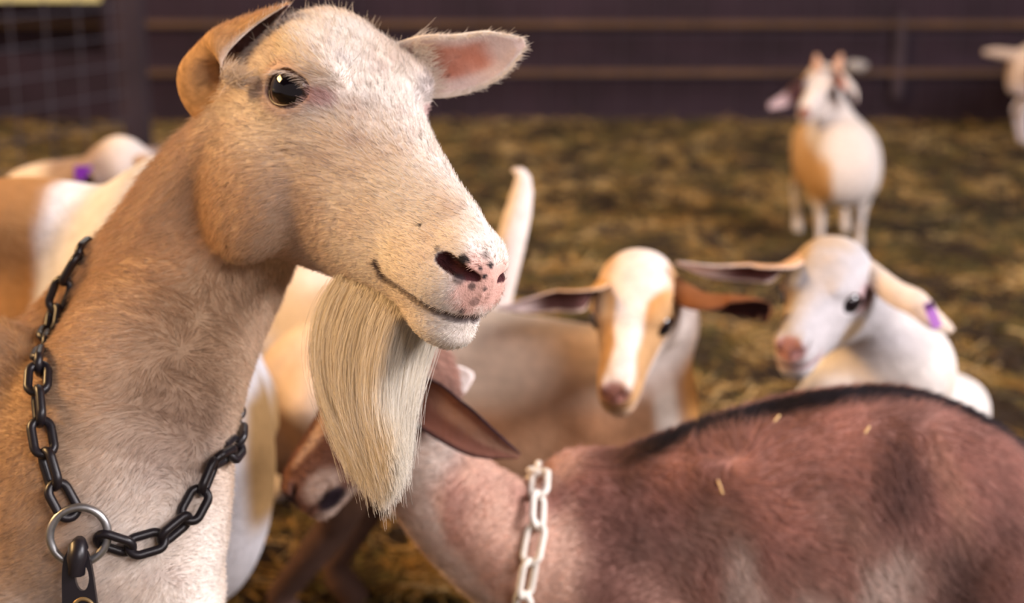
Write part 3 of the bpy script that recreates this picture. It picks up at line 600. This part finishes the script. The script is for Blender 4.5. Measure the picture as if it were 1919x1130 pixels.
e2 = dict(path=[hf.w((-.180, .042, .008)), P(1310, 545, 1.91), P(1365, 552, 1.91), P(1410, 560, 1.90), P(1440, 578, 1.89), P(1436, 604, 1.88)], wid=[.014, .027, .030, .025, .015, .004], N=[cam_dir(0, -.8, .3), cam_dir(0, -.9, .2), cam_dir(0, -.9, -.2), cam_dir(-.1, -.9, -.4), cam_dir(-.5, -.5, -.6), cam_dir(-.8, 0, -.6)], phi=[1.3, 1.2, 1.1, 1.1, 1.2, 1.2], out=(.22, .085, .032), inn=(.05, .022, .025), rim=(.10, .04, .03))
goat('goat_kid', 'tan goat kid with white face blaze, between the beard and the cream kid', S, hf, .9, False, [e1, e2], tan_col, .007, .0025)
print('tan', time.time()-T0)
# cream kid
hf = kidhead([[-0.462, 0.8756, -0.1412], [-0.8546, -0.482, -0.1932], [-0.2372, 0.0314, 0.9709]], [0.3239, 1.7707, 0.491]); S = Sdf()
STG = [[-.015, .20, .14, .02, 0], [0, .25, .11, .06, 0], [.05, .295, .10, .085, 0], [.12, .325, .10, .10, 0], [.2, .345, .10, .105, -.1], [.28, .372, .11, .10, -.1], [.36, .385, .13, .09, 0], [.41, .37, .15, .075, 0], [.45, .32, .18, .045, 0], [.465, .28, .22, .015, 0]]
fg = body_sdf(S, (.672, 2.28), (-.60, -.80), .50, [(.50, 2.03, .30), (.50, 2.02, .37), (.462, 1.99, .455), hf.w((-.165, 0, -.045))], [.085, .074, .054, .045], st=np.array(STG)/[.5, .5, .5, .5, 1])
S.ball(P(1705, 690, 2.08), (.056, .07, .055), .05)
def cream_col(p, q):
    r = np.tile((.70, .63, .58), (len(p), 1)); x, y, z = q.T; h = (1-ss(-x, .22, .30))*ss(z, -.175, -.125); b = fg.l(p)
    r = mixc(r, (.66, .50, .36), np.clip(noise3(p, 10, 4, 2), 0, .5))
    r = mixc(r, (.84, .78, .74), (1-ss(p[:, 0], .43, .47))*(1-h))
    f = np.tile((.49, .455, .46), (len(p), 1)); f = mixc(f, (.50, .33, .16), ss(-y, .012, .030)*.85); f = mixc(f, (.55, .38, .20), (1-ss(np.hypot((x+.135)/.03, (z+.07)/.022), .5, 1.3))*(y > 0)*h*.75)
    f = mixc(f, (.55, .40, .26), ss(z, .02, .045)*np.clip(.4+noise3(p, 40, 3, 2), 0, 1)*.6)
    r = r*(1-h)[:, None]+f*h[:, None]
    rn = np.sqrt(((x+.004)/.020)**2+((z+.032)/.018)**2+(y/.022)**2); r = mixc(r, (.42, .19, .17), (1-ss(rn, .75, 1.25))*.9); r = mixc(r, (.30, .13, .12), (1-ss(np.abs(z+.057), .003, .009))*ss(x, -.06, -.04)*.6)
    re = np.sqrt(((x+.155)/.026)**2+((z+.025)/.018)**2); r = mixc(r, (.40, .20, .20), (1-ss(re, .7, 1.4))*ss(np.abs(y), .03, .045)*h*.7); r = mixc(r, (.05, .025, .025), (1-ss(re, .45, .75))*ss(np.abs(y), .03, .045)*h)
    return speck(r, p, .06)
e1 = dict(path=[hf.w((-.185, -.036, .018)), P(1455, 497, 1.93), P(1400, 497, 1.93), P(1330, 500, 1.92), P(1268, 490, 1.91)], wid=[.013, .019, .021, .015, .004], N=cam_dir(0, -.88, -.45), phi=[1.3, 1.2, 1.0, .8, .6], out=(.60, .33, .16), inn=(.12, .055, .055), rim=(.80, .66, .60), tip=(.74, .62, .58))
e2 = dict(path=[hf.w((-.190, .045, .004)), P(1680, 527, 1.92), P(1722, 553, 1.90), P(1755, 590, 1.89), P(1787, 620, 1.89)], wid=[.014, .024, .025, .019, .005], N=[cam_dir(-.3, -.8, .6), cam_dir(-.35, -.7, .7), cam_dir(-.4, -.5, .8), cam_dir(-.5, -.4, .8), cam_dir(-.6, .2, .7)], phi=[1.3, 1.3, 1.1, .9, .9], out=(.70, .56, .45), inn=(.45, .28, .24), rim=(.74, .62, .54))
gk, _, EG = goat('goat_kid', 'cream white goat kid with drooping ears standing just behind the brown back', S, hf, .9, False, [e1, e2], cream_col, .007, .0025)
tagp = P(1762, 585, 1.875); ux = unit(P(1775, 610, 1.88)-P(1755, 560, 1.88)); uy = cam_dir(0, 0, -1); uy = unit(uy-ux*(uy@ux)); uz = np.cross(ux, uy)
def obox(c, ax_, h):
    c = np.asarray(c); V = np.array([c+ax_[0]*a*h[0]+ax_[1]*b*h[1]+ax_[2]*d_*h[2] for a in (-1, 1) for b in (-1, 1) for d_ in (-1, 1)]); return V, np.array([[0, 1, 3, 2], [4, 6, 7, 5], [0, 4, 5, 1], [2, 3, 7, 6], [0, 2, 6, 4], [1, 5, 7, 3]])
et = link('ear_tag', None, label='purple plastic ear tag clipped to the cream kid\'s drooping ear', cat='ear tag')
V_, Q_ = obox(tagp+uz*.010, (ux, uz, uy), (.016, .006, .0012)); link('tag_plate', make_mesh('tag_plate', V_, Q_, [mat('purple_tag', (.42, .16, .55), rough=.4)], smooth=False), et)
V_, Q_ = tube_mesh([tagp-ux*.014-uy*.002+uz*.008, tagp-ux*.014+uy*.008+uz*.010], .006, 12); link('tag_stud', make_mesh('tag_stud', V_, Q_, [M_PURPLE]), et)
print('cream', time.time()-T0)
# brown kid in front
f_ = cam_dir(-.70, -.70, .06); u_ = cam_dir(-.68, .70, -.20); hf = frame_from(P(502, 897, 1.475), f_, u_); S = Sdf(); HB = hf
ST = [[-.02, .36, .27, .015, 0], [0.0, .405, .21, .055, 0], [.05, .450, .195, .08, 0], [.11, .487, .185, .095, -.05], [.18, .508, .18, .105, -.1], [.26, .506, .18, .11, -.15], [.34, .490, .18, .105, -.15], [.42, .465, .19, .09, -.1], [.48, .440, .20, .08, 0], [.53, .405, .24, .06, 0], [.565, .35, .28, .02, 0]]
fb = body_sdf(S, (.565, 1.50), (-1, -.10), .68, [P(1120, 1035, 1.58), P(1000, 1040, 1.55), P(900, 985, 1.53), P(815, 900, 1.52), hf.w(np.array([-.17, 0, -.05])*.78)], [.085, .070, .058, .050, .042], st=np.array(ST)/[.68, .68, .68, .68, 1], hstep=(0, .1), fstep=(.05, -.1))
S.ball(P(1080, 935, 1.56), (.035, .05, .04), .03)
def brown_col(p, q):
    x, y, z = (q).T; b = fb.l(p); nz = noise3(p, 13, 4, 3); st = noise3(p*np.array([1, 1, .45]), 30, 6, 2); r = np.tile((.44, .22, .175), (len(p), 1)); px_, py_, _ = proj(p).T
    r = mixc(r, (.21, .11, .092), np.clip(.34+nz*.55+st*.5, 0, 1)*.85)
    bx = b[:, 0]; top = np.interp(bx, [r_[0] for r_ in ST], [r_[1] for r_ in ST])
    dz = top-b[:, 2]; r = mixc(r, (.46, .30, .23), ss(dz-.085+st*.05+nz*.04, -.04, .05)*.35*(1-ss(np.abs(bx-.30), .12, .2)))
    r = mixc(r, (.62, .49, .42), ss(dz-.125+st*.045, -.02, .03)*(1-ss(np.abs(bx-.285), .07, .11))*.85)
    r = mixc(r, (.040, .022, .024), (1-ss(np.hypot(bx-.205, (dz-.055)*.55)+st*.008, .006, .046))*.6)
    r = mixc(r, (.46, .25, .18), (1-ss(np.hypot(bx-.165+dz*.2, (dz-.07)*.30)+st*.008, .006, .024))*.7)
    r = mixc(r, (.050, .027, .027), (1-ss(np.hypot((bx-.150), (dz-.17)*.35)+st*.012, .010, .040))*.55)
    r = mixc(r, (.06, .032, .030), (1-ss(np.hypot(bx-.10, (dz-.085)*.8)+st*.02, .012, .05))*.20)
    r = mixc(r, (.10, .05, .042), (1-ss(np.hypot(bx-.485, (dz-.05)*.8)+st*.02, .012, .06))*.25)
    r = mixc(r, (.11, .055, .045), (1-ss(np.hypot((bx-.36)*.6, (dz-.075))+st*.03, .02, .08))*.2)
    r = mixc(r, (.78, .64, .56), (1-ss(bx-.095+(.20-dz)*.35+st*.012, -.01, .02))*ss(dz, .07, .10)*.95)
    body = ss(-x, .25, .36); lat = np.abs(b[:, 1])
    ds = (1-ss(lat+nz*.006, .014, .028))*ss(b[:, 2]-top, -.060, -.028)*(bx < .60); r = mixc(r, (.014, .009, .014), np.clip(ds, 0, 1)*body)
    hh = (1-ss(-x, .20, .27))*ss(z, -.165, -.120); nk = (1-hh)*(1-ss(-x, .42, .55))*ss(bx, .485, .525); npx, npy, _ = proj(p).T; lowr = ss(npy-np.interp(npx, [750, 800, 850, 900, 960], [905, 950, 1015, 1090, 1165])+st*30, -25, 35)
    r = mixc(r, (.66, .42, .32), nk*np.clip(.75+st*.9, 0, 1)*.85); r = mixc(r, (.70, .58, .52), nk*lowr*.85)
    h = (1-ss(-x, .20, .27))*ss(z, -.165, -.120); f = np.tile((.20, .095, .065), (len(p), 1)); f = mixc(f, (.60, .44, .36), (1-ss(np.abs(z-.005+(x+.1)*.05+np.abs(y)*.0), .006, .016))*ss(np.abs(y), .008, .02)*(x < -.03)*.9)
    f = mixc(f, (.66, .54, .47), (1-ss(z+.30*x*-1*.3, -.085, -.060))*.95); f = mixc(f, (.60, .46, .38), (1-ss(np.hypot((x+.045)/.03, (z+.048)/.02), .6, 1.2))*.7)
    r = r*(1-h)[:, None]+f*h[:, None]
    rn = np.sqrt(((x+.002)/.018)**2+((z+.032)/.020)**2+(y/.024)**2); r = mixc(r, (.03, .02, .028), (1-ss(rn, .8, 1.2))*.95); r = mixc(r, (.028, .018, .025), (1-ss(np.hypot((x+.040)/.022, (z+.068)/.012), .7, 1.2)))
    re = np.sqrt(((x+.155)/.036)**2+((z+.025)/.022)**2); r = mixc(r, (.018, .012, .016), (1-ss(re, .7, 1.1))*ss(np.abs(y), .02, .04)*h)
    return speck(r, p, .10)
e1 = dict(path=[P(738, 750, 1.46), P(785, 735, 1.44), P(845, 778, 1.43), P(905, 822, 1.43), P(974, 854, 1.44)], wid=[.014, .024, .0235, .018, .003], N=[cam_dir(.1, -.4, -1), cam_dir(.1, -.5, -1), cam_dir(.1, -.5, -1), cam_dir(.1, -.5, -1), cam_dir(.1, -.5, -1)], phi=[1.3, 1.1, .9, .75, .6], out=(.05, .03, .035), inn=(.20, .085, .06), rim=(.022, .014, .022), th=.003, fn=lambda C_, i_, t_: mixc(mixc(C_, (.42, .24, .17), (i_ == 1)*(1-ss(np.abs(t_[:, 1]+.15), .1, .5))*ss(t_[:, 0], .25, .5)*.8), (.06, .03, .035), (i_ == 1)*(1-ss(t_[:, 0], .1, .4))*.7))  # fn paints a highlight along the middle of the ear
e2 = dict(path=[P(752, 775, 1.57), P(790, 740, 1.59), P(830, 718, 1.60), P(862, 708, 1.60), P(888, 702, 1.60)], wid=[.012, .018, .019, .016, .003], N=cam_dir(-.2, -.3, -1), phi=[1.2, 1.0, .8, .7], out=(.75, .66, .62), inn=(.75, .66, .62), rim=(.8, .72, .68), th=.003)  # far ear: lit paleness put into its colour
bk, BB, BE = goat('goat_kid', 'brown goat kid with black back stripe and white chain, head lowered left', S, hf, .78, False, [e1, e2], brown_col, .006, .0022)
BS = S; rng = np.random.RandomState(2)
V, Q, C = BB; NV = vnormals(V, Q); pz = proj(V); wgt = np.where((pz[:, 0] < 2300) & (pz[:, 1] < 1600), 1., .1); n = 200000; qi, wt = scatter(V, Q, n, rng, wgt)
R0 = lerp(qi, wt, V); N0 = unit_rows(lerp(qi, wt, NV)); C0 = lerp(qi, wt, C); lq = hf.l(R0)/.78; h = (1-ss(-lq[:, 0], .18, .30))[:, None]
D = h*(np.array([-1, 0, -.2])@hf.R.T)+(1-h)*(ss(R0[:, 0], -.02, .10)[:, None]*np.array([.85, 0, -.55])+(1-ss(R0[:, 0], -.02, .10))[:, None]*np.array([.35, 0, -.9]))
rk = 1-ss(R0[:, 0], .38, .52); D[:, 2] -= (1-rk)*.9; D += np.stack([noise3(R0, 12, k_, 2) for k_ in (31, 32, 33)], 1)*.7
D = unit_rows(D-N0*(D*N0).sum(1)[:, None]); D = unit_rows(D+N0*.20+rng.normal(0, .15, (n, 3))); L = rng.uniform(.009, .020, n)*(1-.6*h[:, 0])
rc = rng.rand(n, 1); Cc = C0*np.where(rc < .2, .6, np.where(rc > .75, 1.5, 1))*rng.uniform(.8, 1.15, (n, 1)); strands('coat', R0-N0*.0005, D, N0, L, Cc, .00022, 4, .3, parent=bk)
for i, (a, b, c, e_) in enumerate(((1448, 794, 1458, 782), (1617, 816, 1625, 803), (1343, 903, 1352, 929))):
    p0, p1 = hit(BS, a, b, 1.0), hit(BS, c, e_, 1.0)
    if p0 is None or p1 is None: continue
    o3 = cam_dir(0, .3, -1)*.009; V_, Q_ = tube_mesh([p0+o3, (p0+p1)/2+o3*1.1, p1+o3], .0012, 6); link('hay_stalk', make_mesh('hay_stalk', V_, Q_, [mat('hay', (.62, .42, .20))]), None, ['short pale hay flake caught high on the brown kid\'s back', 'thin yellow hay stalk on the brown kid\'s back towards the rump', 'longer hay stalk lying on the brown kid\'s ribs'][i], 'hay stalk', 'hay stalks caught in the brown coat')
print('brown', time.time()-T0)
# tan and white goat behind the doe
S = Sdf(); hf = frame_from(P(800, 440, 2.05), (1, -.15, -.45), (.4, 0, .9)); 
fc = body_sdf(S, (-1.01, 1.80), (1, -.10), .93, drop=.035, neck=[(-.42, 1.73, .50), (-.38, 1.74, .62), hf.w((-.25, 0, -.06))], nrad=[.12, .085, .06], hstep=(0, .05))
S.ball(P(378, 860, 1.72), (.080, .10, .17), .05); S.ball(P(30, 402, 1.8), (.10, .06, .040), .07)
def tw_col(p, q):
    nz = noise3(p, 9, 4, 2); r = np.tile((.42, .22, .085), (len(p), 1)); r = mixc(r, (.30, .16, .075), np.clip(nz, 0, .6)); px_, py_, _ = proj(p).T
    w1 = ss(p[:, 0]+nz*.03, -.520, -.495); r = mixc(r, (.78, .78, .84), w1)  # bluish white: tint cancels the warm lamp in the colour
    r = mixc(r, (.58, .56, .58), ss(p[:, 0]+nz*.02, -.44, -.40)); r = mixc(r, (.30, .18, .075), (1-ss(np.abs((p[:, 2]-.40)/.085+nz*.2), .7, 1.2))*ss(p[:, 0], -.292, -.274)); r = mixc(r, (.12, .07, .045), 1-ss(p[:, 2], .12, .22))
    return r
goat('dairy_goat', 'tan and white goat standing behind the big doe, back and pale chest showing', S, hf, .95, True, [dict(path=[hf.w((-.25, y*.05, -.01)), hf.w((-.27, y*.078, -.05)), hf.w((-.28, y*.085, -.11))], wid=[.014, .024, .004], N=-y*hf.R[:, 1], phi=[1.2, .9, .6], out=TAN, inn=TAN) for y in (-1, 1)], tw_col, .009, .004)
# small pale goat at far left
S = Sdf(); hf = frame_from(P(62, 352, 2.66), (-.95, -.05, -.35), (-.3, 0, .9))
body_sdf(S, (-.50, 2.78), (-1, -.02), .60, [(-.86, 2.76, .40), (-.85, 2.74, .46), hf.w((-.16, 0, -.04))], [.07, .055, .042], drop=-.045)
def pl_col(p, q):
    r = np.tile((.74, .64, .58), (len(p), 1)); return mixc(r, (.22, .14, .12), (1-ss(np.abs(-q[:, 0]-.10), .05, .12))*.8)
sp, _, _ = goat('goat_kid', 'pale goat kid with a grey brown face and purple tag at the far left', S, hf, .8, False, [dict(path=[hf.w((-.19, y*.04, -.01)), hf.w((-.205, y*.062, -.03)), hf.w((-.215, y*.072, -.06))], wid=[.012, .020, .004], N=-y*hf.R[:, 1], phi=[1.2, .9, .6], out=(.45, .34, .30), inn=(.45, .34, .30)) for y in (-1, 1)], pl_col, .009, .0035)
tc = hit(S, 157, 324, 1.5, 3.2); tc = P(157, 324, 2.52) if tc is None else tc-np.array([0, .001, 0]); V_, Q_ = obox(tc, (np.array([1, 0, 0]), np.array([0, 0, 1.]), np.array([0, 1., 0])), (.015, .012, .0015)); o = link('ear_tag', make_mesh('ear_tag', V_, Q_, [M_PURPLE], smooth=False), None, 'dark purple ear tag on the pale kid at the far left', 'ear tag')
# white goat whose raised tail shows
S = Sdf(); hf = frame_from(P(600, 505, 2.58), (-.85, .5, -.25), (-.2, .1, .95))
tl = [P(898, 690, 2.25), P(914, 620, 2.22), P(938, 540, 2.21), P(956, 460, 2.20), P(974, 385, 2.20), P(981, 340, 2.20), P(974, 322, 2.20), P(955, 319, 2.19)]
body_sdf(S, (-.045, 2.28), (-.85, .52), .58, [(-.41, 2.53, .33), (-.42, 2.55, .37), hf.w((-.16, 0, -.04))], [.065, .05, .04], tail=tl, trad=[.030, .026, .020, .021, .018, .012, .007, .003])
def wt_col(p, q):
    px_, py_, _ = proj(p).T; r = np.tile((.80, .70, .64), (len(p), 1)); r = mixc(r, (.66, .44, .20), ss(-(px_-np.interp(py_, [318, 385, 460, 540, 620], [970, 958, 938, 926, 900])), -9, 6)*ss(-p[:, 2], -.9, -.0)*(p[:, 2] > .38)*(p[:, 1] < 2.32))
    return r
goat('goat_kid', 'white goat with its tail raised, mostly hidden behind the doe muzzle and tan kid', S, hf, .72, False, [dict(path=[hf.w((-.19, y*.04, .0)), hf.w((-.20, y*.085, -.01)), hf.w((-.215, y*.12, -.03))], wid=[.012, .022, .004], N=hf.R[:, 0], phi=[1.2, .9, .6], out=WHITE, inn=PINK) for y in (-1, 1)], wt_col, .007, .0035)
print('others', time.time()-T0)
# far kid facing the camera
hf = kidhead([[-0.4467, 0.8927, -0.0602], [-0.8222, -0.4361, -0.3659], [-0.3529, -0.114, 0.9287]], [0.7443, 3.9697, 0.4564], 1.0625); S = Sdf()
STF = [[-.01, .27, .20, .02, 0], [.03, .335, .15, .07, 0], [.1, .36, .13, .10, 0], [.2, .365, .125, .112, 0], [.30, .37, .125, .110, 0], [.38, .36, .13, .10, 0], [.43, .31, .15, .085, 0], [.455, .27, .18, .06, 0], [.465, .24, .21, .02, 0]]
ff = body_sdf(S, (.915, 4.62), (.0, -1), .55, [(.893, 4.32, .25), (.900, 4.35, .32), (.895, 4.345, .375), hf.w((-.185, 0, -.05))], [.09, .070, .050, .036], st=np.array(STF)/[.55, .55, .55, .55, 1], hstep=(0, .05), fstep=(.03, -.02), lw=1.55)
def far_col(p, q):
    r = np.tile((.70, .62, .57), (len(p), 1)); b = ff.l(p); x, y, z = q.T; h = (1-ss(-x, .20, .28))*ss(z, -.175, -.125)
    r = mixc(r, (.52, .30, .13), ss(-b[:, 1]+noise3(p, 12, 3, 2)*.01, .045, .065)*ss(p[:, 2], .13, .17)*(1-h)*(1-ss(p[:, 2], .37, .40)))
    r = mixc(r, (.60, .33, .12), h*ss(-y, .03, .05)); r = mixc(r, (.5, .28, .12), h*ss(z, .045, .06)*.6)
    re = np.sqrt(((x+.138)/.034)**2+((z+.022)/.028)**2); r = mixc(r, (.05, .025, .02), (1-ss(re, .6, 1.1))*ss(np.abs(y), .015, .03)*(1-ss(np.abs(y), .07, .08))); r = mixc(r, (.35, .14, .12), (1-ss(np.hypot(np.hypot(x+.004, z+.035), y), .012, .028)))
    return r
e1 = dict(path=[hf.w((-.175, -.040, .0)), P(1500, 162, 4.3), P(1472, 182, 4.3), P(1440, 198, 4.28)], wid=[.014, .026, .024, .010], N=cam_dir(0, -.6, -.8), phi=[1.3, 1.1, .9, .7], out=(.50, .26, .11), inn=(.09, .04, .04), tip=(.70, .5, .5), th=.005)
e2 = dict(path=[hf.w((-.175, .040, .0)), P(1592, 150, 4.26), P(1606, 170, 4.26), P(1606, 192, 4.26)], wid=[.014, .026, .022, .006], N=cam_dir(-1, -.2, .3), phi=[1.3, 1.1, .9, .7], out=(.78, .66, .58), inn=PINK, th=.005)
fk, _, _ = goat('goat_kid', 'small white and tan kid with horn buds standing far back on the straw', S, hf, .85, False, [e1, e2], far_col, .007, .004)
for i, (a, b, c, d_) in enumerate(((1533, 128, 1530, 102), (1568, 128, 1577, 101))):
    V_, Q_ = tube_mesh([P(a, b+6, 4.28), P((a+c)/2, (b+d_)/2, 4.28), P(c, d_, 4.28)], [.016, .012, .004], 12); link('horn', make_mesh('horn', V_, Q_, [mat('horn_bud', (.55, .32, .22), rough=.6)]), fk)
# kid cut by the right edge
S = Sdf(); hf = frame_from((2.46, 6.05, .42), (.9, -.2, -.3), (.3, 0, .9)); tl = [P(1915, 108, 6.05), P(1895, 104, 6.03), P(1870, 100, 6.02), P(1848, 98, 6.0)]
body_sdf(S, (1.93, 6.08), (1, .02), .60, [(2.28, 6.08, .30), (2.33, 6.07, .37), hf.w((-.13, 0, -.03))], [.07, .055, .045], tail=tl, trad=[.028, .024, .020, .012], hstep=(.0, .0))
def rc_col(p, q): r = np.tile((.60, .44, .34), (len(p), 1)); return mixc(r, (.70, .62, .66), 1-ss(p[:, 2], .20, .27))
goat('goat_kid', 'pale kid at the right edge by the back wall, tail held straight out', S, hf, .72, False, [dict(path=[hf.w((-.19, y*.04, .0)), hf.w((-.20, y*.085, -.02)), hf.w((-.215, y*.12, -.05))], wid=[.012, .022, .004], N=hf.R[:, 0], phi=[1.2, .9, .6], out=WHITE, inn=PINK) for y in (-1, 1)], rc_col, .009, .004)
# pale scrap hooked on the wall
c = P(1604, 126, 6.62); V_, Q_ = tube_mesh([c+[-.045, 0, -.004], c+[-.02, -.01, .008], c+[.015, -.006, .002], c+[.045, 0, .010]], [.010, .024, .026, .012], 12); link('cloth_scrap', make_mesh('cloth_scrap', V_, Q_, [mat('pale_cloth', (.42, .38, .36))]), None, 'small pale scrap of cloth snagged on the mesh behind the far kid', 'cloth')
box('rail_bracket', (1.2, 6.56, 1.2), (1.24, 6.6, 1.22), M_POST, wall)

# ---------------------------------------------------------------- chains
def chain_link(c, T, N, twist, Lo, Wo, r, M, parent, m=10, n=44):
    T = unit(T); N = unit(N-T*(N@T)); B = np.cross(T, N); Wd = B*math.cos(twist)+N*math.sin(twist); a = Wo/2-r; s_ = Lo/2-r-a; pts = []
    k = n//4
    for i in range(n//2): th = -math.pi/2+math.pi*i/(n//2-1); pts.append(c+T*(s_+a*math.cos(th))+Wd*a*math.sin(th))
    for i in range(n//2): th = math.pi/2+math.pi*i/(n//2-1); pts.append(c+T*(-s_+a*math.cos(th))+Wd*a*math.sin(th))
    V_, Q_ = tube_mesh(pts, r, m, True, flat=np.cross(T, Wd)); return link('chain_link', make_mesh('chain_link', V_, Q_, [M]), parent)
def resample(pts, step):
    pts = catmull(pts, 400); s_ = np.r_[0, np.cumsum(np.linalg.norm(np.diff(pts, axis=0), axis=1))]; n = max(2, int(round(s_[-1]/step))+1); t = np.linspace(0, s_[-1], n); return np.stack([np.interp(t, s_, pts[:, i]) for i in range(3)], 1), s_[-1]
def grad(S, p):
    h = 1e-3; return unit([S((p+d_*h)[None])[0]-S((p-d_*h)[None])[0] for d_ in np.eye(3)])
def wrap(S, p0, p1, axc, out, n=14, off=.004):
    """points on the hidden side of a neck, from p0 round to p1 about axis point axc"""
    res = []; a, b = p0-axc, p1-axc
    for t in np.linspace(0, 1, n+2)[1:-1]:
        d_ = unit((1-t)*unit(a)+t*unit(b)+out*math.sin(math.pi*t)*1.6); r = .30
        for _ in range(80):
            v = S((axc+d_*r)[None])[0]
            if v < off+1e-3: break
            r -= v*.8-off*.5
        res.append(axc+d_*r)
    return res
S = DOE_S; col = link('chain_collar', None, label='black plastic chain collar looped round the big doe\'s neck', cat='collar')
ring_c = P(148, 1003, 1.0); h0 = hit(S, 148, 1003)
front = [(163, 486), (140, 525), (118, 570), (100, 625), (88, 690), (83, 750), (88, 815), (98, 865), (118, 925), (140, 962)]
pa = []
for a, b in front:
    p_ = hit(S, a, b); g_ = grad(S, p_); pa.append(p_+g_*.007)
right = [(188, 1003), (235, 1022), (285, 1012), (325, 985), (358, 945), (372, 900), (388, 862)]
pb = []; last = None
for a, b in right:
    p_ = hit(S, a, b); d_ = np.inf if p_ is None else proj(p_)[2]
    if p_ is None or (last and d_ > last+.05): d_ = last; p_ = P(a, b, d_)
    else: p_ = p_+grad(S, p_)*.007; d_ = proj(p_)[2]
    last = d_; pb.append(p_)
axc = (P(255, 700, 1.235)+P(250, 760, 1.235))/2; hid = wrap(S, pb[-1], pa[0], axc, cam_dir(.1, .1, 1), 14)
def run(pts, start=0, Lo=.034, Wo=.0205, r=.0034, M=M_BLKPL, par=None, step=.0250, S_=None, tw=.62):
    q_, L_ = resample(pts, step)
    for i in range(len(q_)-1):
        c = (q_[i]+q_[i+1])/2; T_ = q_[i+1]-q_[i]; Nn = grad(S_, c) if S_ is not None else cam_dir(0, 0, -1); chain_link(c, T_, Nn, tw if (i+start) % 2 else -tw, np.linalg.norm(T_)+2*r+.0022, Wo, r, M, par)
run(pa, par=col, S_=S); run(pb, par=col, S_=S); run([pb[-1]]+hid+[pa[0]], par=col, S_=S)
# steel ring with the black neck tag hanging from it
rc_ = proj(pa[-1])[2]; rcen = P(148, 1003, min(proj(pa[-1])[2], proj(pb[0])[2])-.001); rad = 53/FPX*rc_
th = np.arange(56)*2*math.pi/56; ru, rv = cam_dir(1, .15, .12), cam_dir(-.1, 1, -.12); V_, Q_ = tube_mesh([rcen+unit(ru)*rad*math.cos(t)+unit(rv)*rad*math.sin(t) for t in th], .0030, 12, True, flat=cam_dir(0, 0, 1)); link('ring', make_mesh('ring', V_, Q_, [M_STEEL]), col)['label'] = 'dull steel ring'
tg = []
def strap_out(cx, cy, w, h, tilt=0): pass
import bmesh
bm = bmesh.new(); dt = rc_-.006
outl = [(-23, -1), (-27, 30), (-29, 110), (-31, 190), (31, 190), (27, 110), (21, 30), (14, -12), (0, -28), (-14, -20)]
hole1 = [(4+11*math.cos(t), 35+26*math.sin(t)) for t in np.arange(16)*math.pi/8]; cx0, cy0 = 150, 1046
def pt(a, b, dd): return P(cx0+a*1.2+b*.04, cy0+b*.98, dd)
ov = catmull(outl+[outl[0]], 48)[:-1]
import mathutils
def plate(outer, holes, thk):
    bm = bmesh.new(); es = []
    for lp in [outer]+holes:
        vs = [bm.verts.new(pt(a, b, dt-.002*(b/190.))) for a, b in lp]
        for i in range(len(vs)): es.append(bm.edges.new((vs[i], vs[(i+1) % len(vs)])))
    bmesh.ops.triangle_fill(bm, use_beauty=True, use_dissolve=False, edges=es); bmesh.ops.recalc_face_normals(bm, faces=bm.faces)
    fs = list(bm.faces); r_ = bmesh.ops.extrude_face_region(bm, geom=fs); v3 = [v for v in r_['geom'] if isinstance(v, bmesh.types.BMVert)]; dv = mathutils.Vector(cam_dir(0, 0, -1)*thk)
    for v in v3: v.co += dv
    bmesh.ops.recalc_face_normals(bm, faces=bm.faces); return bm
hole2 = [(2+15*math.cos(t), 108+17*math.sin(t)) for t in np.arange(16)*math.pi/8]; ring2 = [(0+2+8*math.cos(t), 108+9*math.sin(t)) for t in np.arange(16)*math.pi/8]
bm = plate([tuple(v) for v in ov], [hole1], .004); me = bpy.data.meshes.new('neck_tag'); bm.to_mesh(me); bm.free(); me.materials.append(M_BLKPL); tg = link('neck_tag', me, col); tg['label'] = 'black plastic neck tag with an oval slot'
V_, Q_ = tube_mesh([pt(a, b, dt-.0055) for a, b in [(2+17*math.cos(t), 100+22*math.sin(t)) for t in np.arange(28)*2*math.pi/28]], .0014, 8, True, flat=cam_dir(0, 0, 1)); link('raised_mark', make_mesh('raised_mark', V_, Q_, [mat('brass_mark', (.30, .20, .09), rough=.4, metal=.4)]), tg)
V_, Q_ = tube_mesh([pt(a, b, dt-.003+.006*math.cos(t)) for t, (a, b) in [(t, (-4+15*math.sin(t)*.0, 2-27*math.sin(t))) for t in np.linspace(0, math.pi, 5)]], .004, 8); 
V_, Q_ = tube_mesh([pt(-6, 30, dt-.004), pt(-5, 0, dt-.007), pt(-3, -22, dt-.006), pt(0, -30, dt+.001), pt(3, -18, dt+.005), pt(4, 8, dt+.006)], [.006, .007, .0065, .005, .005, .005], 10); link('tag_hook', make_mesh('tag_hook', V_, Q_, [M_BLKPL]), tg)
# white chain on the brown kid
S = BS; col2 = link('chain_collar', None, label='white plastic chain collar round the brown kid\'s neck', cat='collar')
wp = []
for a, b in ((1022, 900), (1006, 925), (1003, 975), (992, 1035), (983, 1090), (978, 1150), (975, 1215), (985, 1270)):
    p_ = hit(S, a, b, 1.0); 
    if p_ is None: continue
    wp.append(p_+grad(S, p_)*.010)
axc = P(1015, 1060, 1.57); hid = wrap(S, wp[-1], wp[0], axc, cam_dir(0, 0, 1), 14)
run(wp, Lo=.042, Wo=.024, r=.0036, M=M_WHTPL, par=col2, step=.036, S_=S); run([wp[-1]]+hid+[wp[0]], Wo=.024, r=.0036, M=M_WHTPL, par=col2, step=.036, S_=S)
print('done', time.time()-T0)
